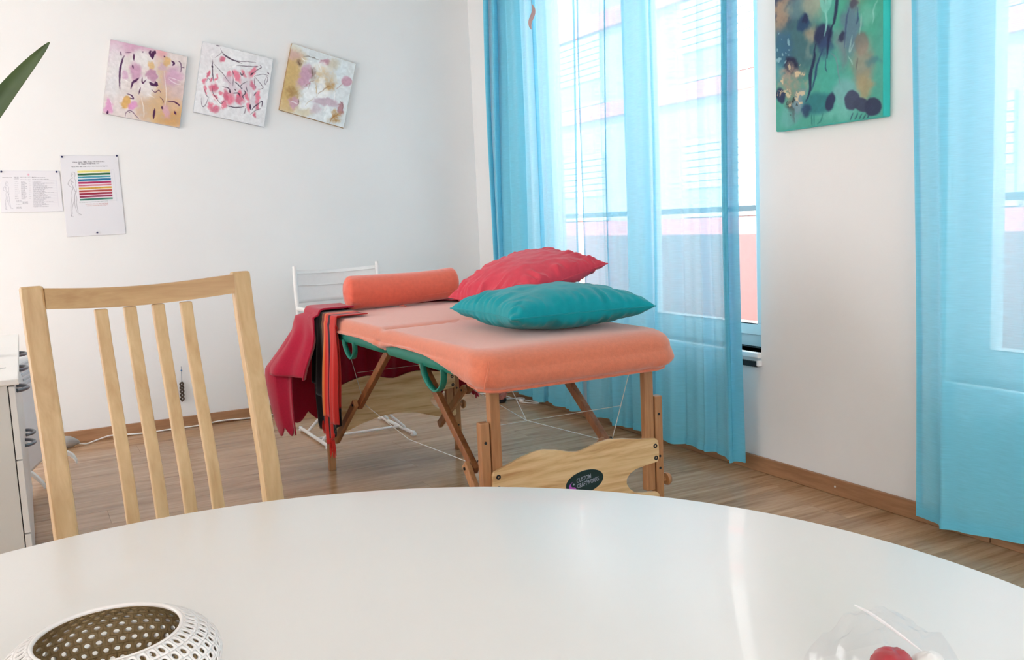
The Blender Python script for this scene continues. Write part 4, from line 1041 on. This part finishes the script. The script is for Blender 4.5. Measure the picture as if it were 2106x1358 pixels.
sb = thing('blanket', 'red and black striped blanket with fringed corner beside the crimson one', 'blanket', (X0, 3.75, ZT))
ST = [(.00, (176, 40, 36)), (.05, (196, 46, 40)), (.22, (200, 44, 40)), (.24, (44, 20, 40)), (.30, (60, 24, 48)), (.32, (206, 50, 42)), (.40, (206, 50, 42)), (.42, (214, 116, 60)), (.46, (214, 116, 60)), (.48, (120, 34, 44)), (.54, (116, 84, 50)),
      (.58, (24, 18, 24)), (.74, (20, 16, 24)), (.76, (50, 30, 64)), (.80, (50, 30, 64)), (.82, (18, 14, 20)), (1.0, (22, 16, 22))]
def stripes(q, o=0.0):
    q = (q + o) % 1.0
    c = ST[0][1]
    for a, cc in ST:
        if q >= a: c = cc
    return tuple(lin(x/255) for x in c)
SY = lambda y: y - 3.55
def fl_s(s, d): return .004 + .02*smoothstep(.05, .4, d)
mb, _ = drape(SY(3.625), SY(3.955), lambda i: lerp_table([(0, .285), (.28, .28), (.3, .30), (.55, .30), (.6, .36), (1, .42)], i), fl_s, .007, 62, .13, .006, ZT + .014, 150, 40, .4, cols=lambda i, j: stripes(i))
mb.build('outer_fold', M['stripe'], sb, smooth=True, angle=180, solid=.004)
mb, _ = drape(SY(3.64), SY(4.0), lambda i: lerp_table([(0, .270), (.12, .255), (.35, .20), (.50, .165), (.56, .165), (.64, .24), (.66, .20), (.85, .215), (1, .30)], i), lambda s, d: -.004 + .010*smoothstep(.05, .4, d), .008, 46, .02, .002, ZT + .008, 140, 40, 1.4, hem_shift=lambda i, f: .05*(i - .45)*smoothstep(.5, 1, f),
              cols=lambda i, j: tuple(lin(x/255) for x in ((196, 46, 40) if (j < .84 and i < .34) or (.34 <= i < .42) or .48 < i < .60 else (20, 15, 20))))
mb.build('inner_fold', M['stripe'], sb, smooth=True, angle=180, solid=.004)
rr = random.Random(3)
for k in range(14):
    y = 3.785 + .03*(k % 7)/6 + rr.uniform(-.004, .004); x = X0 - .016 + rr.uniform(-.008, .006); L = rr.uniform(.03, .075)*(1.3 if k % 5 == 0 else 1)
    z = .176 + rr.uniform(0, .02)
    MB().tube([(x, y, z), (x + rr.uniform(-.006, .006), y + rr.uniform(-.008, .008), z - L*.5), (x + rr.uniform(-.010, .008), y + rr.uniform(-.012, .012), z - L)], [.0032, .0028, .0016], 6).build('fringe', M['redyarn'], sb, smooth=True)
for k in range(5):
    y = 3.905 + rr.uniform(-.008, .012); x = X0 - .012 + rr.uniform(-.006, .006)
    MB().tube([(x, y, .25), (x - .004, y + rr.uniform(-.006, .006), .225), (x + rr.uniform(-.008, .004), y + rr.uniform(-.01, .01), .195)], [.003, .0026, .0014], 6).build('fringe', M['redyarn'], sb, smooth=True)

# ================================================================== WHITE DIRECTOR CHAIR (behind the massage table)
dc = thing('director_chair', 'white canvas director chair standing behind the massage table', 'chair', (1.47, 4.66, 0))
xa, xb, ya, yb = 1.252, 1.705, 4.40, 4.90
for x in (xa, xb):
    MB().tube(spline([(x, ya, .018), (x, ya + .02, .014), (x, yb - .02, .014), (x, yb, .018)], 5), .009, 10).build('floor_runner', M['whitemetal'], dc, smooth=True)
    for y in (ya, yb): MB().lathe([(0, 0), (.014, 0), (.016, .006), (.010, .014), (0, .014)], (x, y, 0), 14).build('foot', M['cable'], dc, smooth=True)
    MB().tube([(x, 4.78, .50), (x, 4.79, .60), (x, 4.80, .895)], .010, 10).build('back_post', M['whitemetal'], dc, smooth=True)
    MB().tube(spline([(x, 4.44, .50), (x, 4.44, .66), (x, 4.46, .675), (x, 4.76, .675), (x, 4.79, .665)], 6), .010, 10).build('armrest', M['whitemetal'], dc, smooth=True)
    MB().tube([(x, 4.42, .455), (x, 4.82, .455)], .010, 10).build('seat_rail', M['whitemetal'], dc, smooth=True)
for y in (4.50, 4.76):
    MB().tube([(xa, y, .022), (xb, y, .455)], .008, 10).build('crossed_leg', M['whitemetal'], dc, smooth=True)
    MB().tube([(xb, y + .018, .022), (xa, y + .018, .455)], .008, 10).build('crossed_leg', M['whitemetal'], dc, smooth=True)
MB().tube([(xa, 4.60, .014), (xb, 4.60, .014)], .007, 10).build('crossbar', M['whitemetal'], dc, smooth=True)
MB().grid(lambda i, j: (xa - .002 + (xb - xa + .004)*i, 4.79 + .035*math.sin(PI*i) + .012, .70 + .175*j - .010*math.sin(PI*i)*(j > .5)), 24, 10).build('back_sling', M['canvaswhite'], dc, smooth=True, angle=180, solid=.003)
for z in (.858, .795):
    MB().tube([(xa + (xb - xa)*q, 4.796 + .035*math.sin(PI*q), z - .008*math.sin(PI*q)) for q in np.linspace(.02, .98, 20)], .0022, 6).build('stitched_hem', M['canvaswhite'], dc, smooth=True)
for x in (xa, xb):
    MB().lathe([(.0115, .70), (.0115, .878)], (x, 4.797, 0), 14).build('sling_sleeve', M['canvaswhite'], dc, smooth=True)
MB().grid(lambda i, j: (xa + (xb - xa)*i, 4.43 + .38*j, .468 - .03*math.sin(PI*i)), 20, 8).build('seat_sling', M['canvaswhite'], dc, smooth=True, angle=180, solid=.003)

# ================================================================== CABINETS ALONG THE LEFT
CH = .70; CX = -.052
def cabinet(ya, yb, label, fronts, handles):
    t = thing('drawer_cabinet', label, 'cabinet', (CX - .25, (ya+yb)/2, 0), 'white drawer cabinets')
    MB().box((CX - .46, ya, .03), (CX - .019, yb - .001, CH - .018)).build('body', M['cabside'], t, bevel=.002)
    MB().box((CX - .45, ya + .01, 0), (CX - .05, yb - .01, .03)).build('plinth', M['cabside'], t)
    for k, (za, zb) in enumerate(fronts):
        d = MB().box((CX - .0165, ya + .002, za + .002), (CX, yb - .003, zb - .002)).build('drawer_front', M['cab'], t, bevel=.0015)
        for hz, hy in handles:
            if za < hz < zb:
                pts = [(CX + .002, hy - .055, hz)] + [(CX + .002 + .030*math.sin(PI*q)**.6, hy - .055 + .110*q, hz) for q in np.linspace(.06, .94, 13)] + [(CX + .002, hy + .055, hz)]
                MB().tube(pts, .0062, 10).build('handle', M['handle'], d, smooth=True)
fr = [(.035, .24), (.24, .46), (.46, .679)]
cabinet(2.99, 3.465, 'white drawer cabinet nearest the camera, grey side panel showing', fr, [(.640, 3.215)])
cabinet(3.465, 3.94, 'white drawer cabinet, middle of the row, partly behind the birch chair', fr, [(.640, 3.715), (.37, 3.71)])
cabinet(3.94, 4.415, 'white drawer cabinet farthest from the camera, beside the heater', fr, [(.640, 4.19), (.32, 4.18)])
wt_ = MB().box((CX - .47, 2.98, CH - .018), (CX + .012, 4.425, CH)).build('worktop', M['cab'], bevel=.003)
tag(wt_, 'long white worktop lying across the row of drawer cabinets', 'worktop')
o = MB().prism([(-.30, 3.22), (-.075, 3.26), (-.105, 3.46), (-.33, 3.42)], lambda a, b, q: (a, b, q), CH + .0005, CH + .0025).build('paper_sheet', M['cab'])
tag(o, 'loose white paper sheet lying on the cabinet worktop', 'paper')
t = thing('glass_jar', 'small jar with a teal base and pink label at the left edge on the worktop', 'jar', (-.128, 3.62, CH))
MB().lathe([(0, 0), (.026, 0), (.028, .004), (.028, .014), (0, .014)], (-.128, 3.62, CH), 24).build('base', M['teal'], t, smooth=True)
MB().lathe([(.026, .014), (.027, .05), (.020, .062), (.016, .066), (0, .066)], (-.128, 3.62, CH), 24).build('body', plain('frosted jar', (224, 196, 202), .3, var=.04), t, smooth=True)

# ================================================================== CONVECTOR HEATER
ht = thing('convector_heater', 'white electric convector heater on curved feet by the far cabinet', 'heater', (.0, 4.76, 0))
hdir = Vector((.152, .595, 0)).normalized(); hn = Vector((hdir.y, -hdir.x, 0))
h0 = Vector((-.100, 4.46, 0))
def hp(l, o, z): p = h0 + hdir*l + hn*o; return (p.x, p.y, z)
HL = .52
mb = MB(); pr = [(0, .075), (.030, .075), (.044, .10), (.048, .20), (.044, .50), (.030, .56), (.012, .575), (-.030, .575), (-.045, .55), (-.045, .10)]
n = len(pr); vs = [hp(l, o_, z) for l in (0, HL) for o_, z in pr]
mb.add(vs, [tuple(range(n))[::-1], tuple(range(n, 2*n))] + [(i, (i+1) % n, n+(i+1) % n, n+i) for i in range(n)]).build('casing', plain('white heater enamel', (232, 234, 238), .35, var=.01), ht, bevel=.008)
for k in range(5):
    z = .47 + .020*k
    mb = MB(); o_ = lerp_table([(.20, .048), (.50, .044), (.56, .030)], z)
    vs = [hp(l, o_ + e, z + dz) for l in (.05, HL - .05) for e, dz in ((-.002, 0), (.004, -.004), (.004, .006), (-.002, .010))]
    mb.add(vs, [(0,1,2,3), (7,6,5,4), (0,4,5,1), (1,5,6,2), (2,6,7,3), (3,7,4,0)]).build('louvre', plain('grey louvre', (196, 202, 210), .4, var=.02) if k == 0 else bpy.data.materials['grey louvre'], ht)
for l, e_ in ((.05, .088), (HL - .03, .128)):
    pts = [hp(l, o_, z) for o_, z in ((-.14, .012), (-.09, .045), (-.02, .080), (.03, .080), (e_ - .024, .050), (e_, .012))]
    mb = MB(); sp_ = spline(pts, 5); vs = []
    for p in sp_:
        for dl, dz in ((-.014, -.010), (.014, -.010), (.014, .010), (-.014, .010)): vs.append((p.x + hdir.x*dl, p.y + hdir.y*dl, max(.0, p.z + dz)))
    k = len(sp_)
    mb.add(vs, [(3,2,1,0)] + [(a*4+i, a*4+(i+1)%4, (a+1)*4+(i+1)%4, (a+1)*4+i) for a in range(k-1) for i in range(4)] + [tuple((k-1)*4+i for i in range(4))]).build('foot', M['whitemetal'], ht, bevel=.003)
MB().tube([hp(.25, .046, .30), hp(.25, .060, .30)], .018, 18).build('dial', M['cable'], ht, smooth=True)

# ---- grey plug and the white cable along the back baseboard
t = thing('extension_plug', 'grey cone-shaped extension plug at the end of the white cable', 'plug', (.13, 5.30, 0))
MB().tube([(.075, 5.295, .034), (.105, 5.30, .036), (.135, 5.305, .033), (.165, 5.315, .026), (.178, 5.32, .022)], [.030, .034, .030, .016, .007], 18).build('shell', plain('grey plug plastic', (168, 166, 162), .5, var=.03), t, smooth=True)
MB().tube([(.062, 5.29, .040), (.076, 5.295, .040)], .026, 18).build('face', M['dark'], t, smooth=True)
pts = spline([(.172, 5.318, .016), (.215, 5.33, .006), (.27, 5.375, .010), (.34, 5.40, .018), (.43, 5.405, .010), (.52, 5.395, .006), (.66, 5.405, .006), (.80, 5.40, .007), (.92, 5.41, .014), (1.04, 5.408, .010), (1.14, 5.405, .006), (1.30, 5.405, .012), (1.42, 5.408, .008), (1.55, 5.405, .008), (1.72, 5.408, .006), (2.0, 5.405, .006), (2.28, 5.405, .006)], 8)
tag(MB().tube([(p.x, p.y, max(.0045, p.z)) for p in pts], .0042, 8).build('power_cable', M['cable'], smooth=True), 'long white power cable running along the back baseboard', 'cable')
# ---- salt crystal lamp in the far corner with its cable
sl = thing('salt_lamp', 'small pink salt crystal lamp on a black base on the floor', 'lamp', (2.455, 4.90, 0))
MB().lathe([(0, 0), (.046, 0), (.050, .006), (.048, .018), (.040, .022), (0, .022)], (2.455, 4.90, 0), 28).build('base', M['dark'], sl, smooth=True)
def cry(i, j):
    q = 2*PI*i; z = .02 + .15*j
    r = (.046 + .010*math.sin(PI*min(1, j*1.3)) - .034*j**2.2) * (1 + .35*(float(vnoise(i*9 % 9, j*7)) - .5)); r = max(r, .002)
    return (2.455 + r*math.cos(q), 4.90 + r*math.sin(q), z)
MB().grid(cry, 20, 12, wrap_u=True).build('crystal', plain('pink salt', (206, 132, 126), .35, var=.35, scale=45, bump=.5, bscale=60), sl)
t = thing('lamp_cord', 'white cord with a round switch curled beside the salt lamp', 'cord', (2.52, 4.78, 0))
pts = spline([(2.513, 4.90, .010), (2.54, 4.905, .006), (2.60, 4.90, .005), (2.612, 4.86, .005), (2.56, 4.82, .005), (2.545, 4.78, .005), (2.565, 4.73, .005), (2.60, 4.68, .005), (2.612, 4.70, .006), (2.585, 4.80, .009), (2.55, 4.90, .010), (2.56, 5.00, .006), (2.52, 5.12, .005), (2.44, 5.25, .005), (2.36, 5.36, .005), (2.30, 5.403, .005)], 8)
MB().tube(pts, .0040, 8).build('cable', M['cable'], t, smooth=True)
MB().tube([(2.548, 4.802, .012), (2.546, 4.79, .013), (2.546, 4.77, .013), (2.549, 4.758, .012)], [.006, .012, .012, .006], 14).build('switch', M['cable'], t, smooth=True)
# ---- black case with yellow lid strip behind the massage table
t = thing('flat_case', 'flat black case with a yellow top band on the floor by the back wall', 'case', (1.58, 5.31, 0))
def rr_poly(x0, x1, y0, y1, r, n=6):
    out = []
    for cx, cy, a in ((x1-r, y1-r, 0), (x0+r, y1-r, PI/2), (x0+r, y0+r, PI), (x1-r, y0+r, 1.5*PI)):
        out += [(cx + r*math.cos(a + PI/2*k/n), cy + r*math.sin(a + PI/2*k/n)) for k in range(n+1)]
    return out
pz = rr_poly(1.44, 1.715, 5.25, 5.38, .04)
for nm, za, zb, mt_ in (('sole', 0, .008, M['cable']), ('body', .008, .046, M['dark']), ('lid_band', .046, .060, plain('yellow band', (232, 196, 60), .5, var=.04))):
    MB().prism(pz, lambda a, b, q: (a, b, q), za, zb).build(nm, mt_, t, bevel=.003)

# ================================================================== SMALL THINGS NEAR THE CAMERA
# pendant on a thread in front of the curtain
t = thing('hanging_pendant', 'small wavy pinkish pendant hanging on a thread before the curtain', 'pendant', (2.30, 4.03, 2.06))
wave = [(.0105*math.sin(q*PI*2*.9 + .2) , .060 - .12*q) for q in np.linspace(0, 1, 15)]
L_ = [(a - .0105*math.sin(PI*(k/14))**.7 - .0005, b) for k, (a, b) in enumerate(wave)]; R_ = [(a + .0105*math.sin(PI*(k/14))**.7 + .0005, b) for k, (a, b) in enumerate(wave)]
px_, py_, pz_ = 2.30, 4.03, 2.06
MB().prism(L_ + R_[::-1], lambda a, b, q: (px_ + a*.882 - q*.47, py_ - a*.469 - q*.88, pz_ + b), -.005, .005).build('charm', plain('pinkish wood charm', (176, 146, 144), .4, var=.08), t, bevel=.0015)
MB().tube([(px_, py_, pz_ + .06), (px_, py_, ZC)], .0008, 6).build('thread', plain('fine thread', (150, 150, 160), .6, var=.02), t)

# perforated ceramic tealight bowl
BC = Vector((.032, .765, TZ)); RS = .083
bw = thing('tealight_holder', 'round white ceramic tealight holder pierced with many holes on the table', 'candle holder', BC)
zc = .041; zr = .060
ph0, ph1 = math.asin((.010 - zc)/.042*.9 if False else -.55), math.asin(min(.99, (zr - zc)/.0265)) if False else .78
# profile: squashed sphere; radius RS at the equator
def sph(th, ph, r=1.0):
    return Vector((BC.x + RS*r*math.cos(ph)*math.cos(th), BC.y + RS*r*math.cos(ph)*math.sin(th), TZ + .036 + .036*r*math.sin(ph)))
nr, nc = 10, 50
for nm, rr_, mat_ in (('shell', 1.0, M['ceramic']), ('inner_glaze', .955, M['olive'])):
    mb = MB()
    for a in range(nr):
        pa = -.95 + (1.78)*a/nr; pb = -.95 + (1.78)*(a+1)/nr
        for b in range(nc):
            ta = 2*PI*(b + .5*(a % 2))/nc; tb = 2*PI*(b + 1 + .5*(a % 2))/nc
            cm_t, cm_p = (ta+tb)/2, (pa+pb)/2; vs = []; K = 12
            for k in range(K):
                q = 2*PI*(k + .5)/K; cx_, sy_ = math.cos(q), math.sin(q)
                mx_ = max(abs(cx_), abs(sy_)); vs.append(sph(cm_t + (tb-ta)/2*cx_/mx_, cm_p + (pb-pa)/2*sy_/mx_, rr_))
            for k in range(K):
                q = 2*PI*(k + .5)/K; vs.append(sph(cm_t + (tb-ta)/2*.56*math.cos(q), cm_p + (pb-pa)/2*.60*math.sin(q), rr_))
            # corners are filled by the square outline passing through max-norm points
            fs = [(k, (k+1) % K, K + (k+1) % K, K + k) for k in range(K)]
            mb.add(vs, fs)
    mb.build(nm, mat_, bw, smooth=True, angle=180, solid=.0016)
ring = [sph(q, .83, .978) for q in np.linspace(0, 2*PI, 65)[:-1]]
MB().tube(ring, .0019, 10, closed=True).build('rim', M['ceramic'], bw, smooth=True)
MB().lathe([(0, .0), (.044, .0), (.047, .004), (.046, .008), (0, .008)], BC, 40).build('base', M['ceramic'], bw, smooth=True)
t = thing('tealight', 'red wax tealight standing inside the pierced holder', 'candle', (BC.x + .004, BC.y - .022, TZ + .0085))
MB().lathe([(0, 0), (.020, 0), (.021, .004), (.021, .028), (.018, .030), (0, .029)], (BC.x + .004, BC.y - .020, TZ + .0085), 28).build('wax', M['redwax'], t, smooth=True)
MB().tube([(BC.x + .004, BC.y - .020, TZ + .037), (BC.x + .0045, BC.y - .020, TZ + .044)], .0009, 6).build('wick', M['dark'], t)

# sweets in a crumpled cellophane bag
M['film'] = glassy('cellophane', (.985, .985, .99), .07, .15)
sw = thing('cellophane_bag', 'crumpled clear cellophane bag of red and white sweets on the table', 'bag', (.575, .47, TZ))
def lump(c, r, seed, sq=(1, 1, 1)):
    def fn(i, j):
        q, p = 2*PI*i, PI*(j - .5); k = 1 + .22*(float(fbm(3*math.cos(q)*math.cos(p) + seed, 3*math.sin(q)*math.cos(p) + 3*math.sin(p), 2)) - .5)
        return (c[0] + r*k*sq[0]*math.cos(p)*math.cos(q), c[1] + r*k*sq[1]*math.cos(p)*math.sin(q), max(TZ + .001, c[2] + r*k*sq[2]*math.sin(p)))
    return MB().grid(fn, 22, 14, wrap_u=True)
lump((.556, .462, TZ + .016), .017, 1, (1.1, 1, .95)).build('red_sweet', M['redwax'], sw, smooth=True)
lump((.583, .452, TZ + .014), .014, 2, (1.2, .8, .9)).build('white_sweet', M['cable'], sw, smooth=True)
lump((.548, .436, TZ + .013), .016, 5, (1.1, 1, .85)).build('red_sweet', M['redwax'], sw, smooth=True)
def film(i, j):
    a, b = i - .5, j - .5
    e = max(0, 1 - (a*2)**4) * max(0, 1 - (b*2)**4)
    h = .040*e**.6 + .018*(float(fbm(i*5 + 3, j*5, 3)) - .45)*1.6*e**.3
    return (.563 + a*.085 + .010*b, .474 + b*.095 - .012*a, TZ + .0015 + max(0, h))
MB().grid(film, 26, 26).build('film', M['film'], sw, smooth=True, angle=25)
for pts in ([(.574, .514, .764), (.575, .497, .762), (.577, .478, .756), (.585, .458, .744)],):
    MB().tube(spline(pts, 6), [.0006 + .0009*math.sin(PI*k/18) for k in range(19)], 6).build('twisted_edge', plain('white film crease', (240, 240, 240), .25, var=.01), sw, smooth=True)

# potted plant just left of the frame, one blade reaches in
lm = bpy.data.materials.new('aloe green'); nt, N, L, P = nodes(lm)
tc = N.new('ShaderNodeTexCoord'); nz_ = N.new('ShaderNodeTexNoise'); nz_.inputs['Scale'].default_value = 60
L.new(tc.outputs['Object'], nz_.inputs['Vector']); rp = N.new('ShaderNodeValToRGB')
rp.color_ramp.elements[0].color = rgb(34, 58, 24); rp.color_ramp.elements[1].color = rgb(74, 92, 44)
L.new(nz_.outputs['Fac'], rp.inputs[0]); L.new(rp.outputs[0], P.inputs['Base Color']); P.inputs['Roughness'].default_value = .55
M['leaf'] = lm
PC = Vector((-.155, .64, TZ))
pp = thing('potted_plant', 'green plant blade reaching in from the left edge', 'plant', PC)
MB().lathe([(0, 0), (.040, 0), (.052, .085), (.055, .09), (.050, .09), (.046, .08), (0, .08)], PC, 32).build('pot', M['ceramic'], pp, smooth=True)
MB().lathe([(0, .074), (.046, .078)], PC, 24).build('soil', plain('potting soil', (58, 44, 34), .95, var=.3, scale=60), pp)
def blade(pts, w, up=(0, 0, 1)):
    sp_ = spline(pts, 10); n = len(sp_); vs = []; fs = []
    for k, p in enumerate(sp_):
        f = k/(n-1); t_ = (sp_[min(k+1, n-1)] - sp_[max(k-1, 0)]).normalized()
        sd = t_.cross(Vector((-.25, -.93, .1))).normalized(); nn = sd.cross(t_)
        ww = w*(min(1, f*6 + .5))*(1 - f**2.2)**.9 + .0004
        for e, dpt in ((-1, 0), (-.5, -.20), (0, -.30), (.5, -.20), (1, 0), (.5, .22), (0, .30), (-.5, .22)): vs.append(p + sd*(ww*e) + nn*(ww*dpt))
    for k in range(n-1):
        for i in range(8): fs.append((k*8+i, k*8+(i+1)%8, (k+1)*8+(i+1)%8, (k+1)*8+i))
    fs.append(tuple(range(8))[::-1]); fs.append(tuple((n-1)*8+i for i in range(8)))
    return MB().add(vs, fs)
b0 = (PC.x, PC.y, TZ + .078)
blade([b0, (-.115, .635, .95), (-.055, .627, 1.10), (-.003, .620, 1.1705), (.0268, .62, 1.2055)], .0105).build('blade', M['leaf'], pp, smooth=True)
for tip in ((-.30, .70, 1.12), (-.24, .52, 1.05), (-.20, .76, 1.16), (-.33, .60, .98)):
    t3 = Vector(tip); mid = Vector(b0)*.5 + t3*.5 + Vector((0, 0, .07))
    blade([b0, mid, t3], .011).build('blade', M['leaf'], pp, smooth=True)
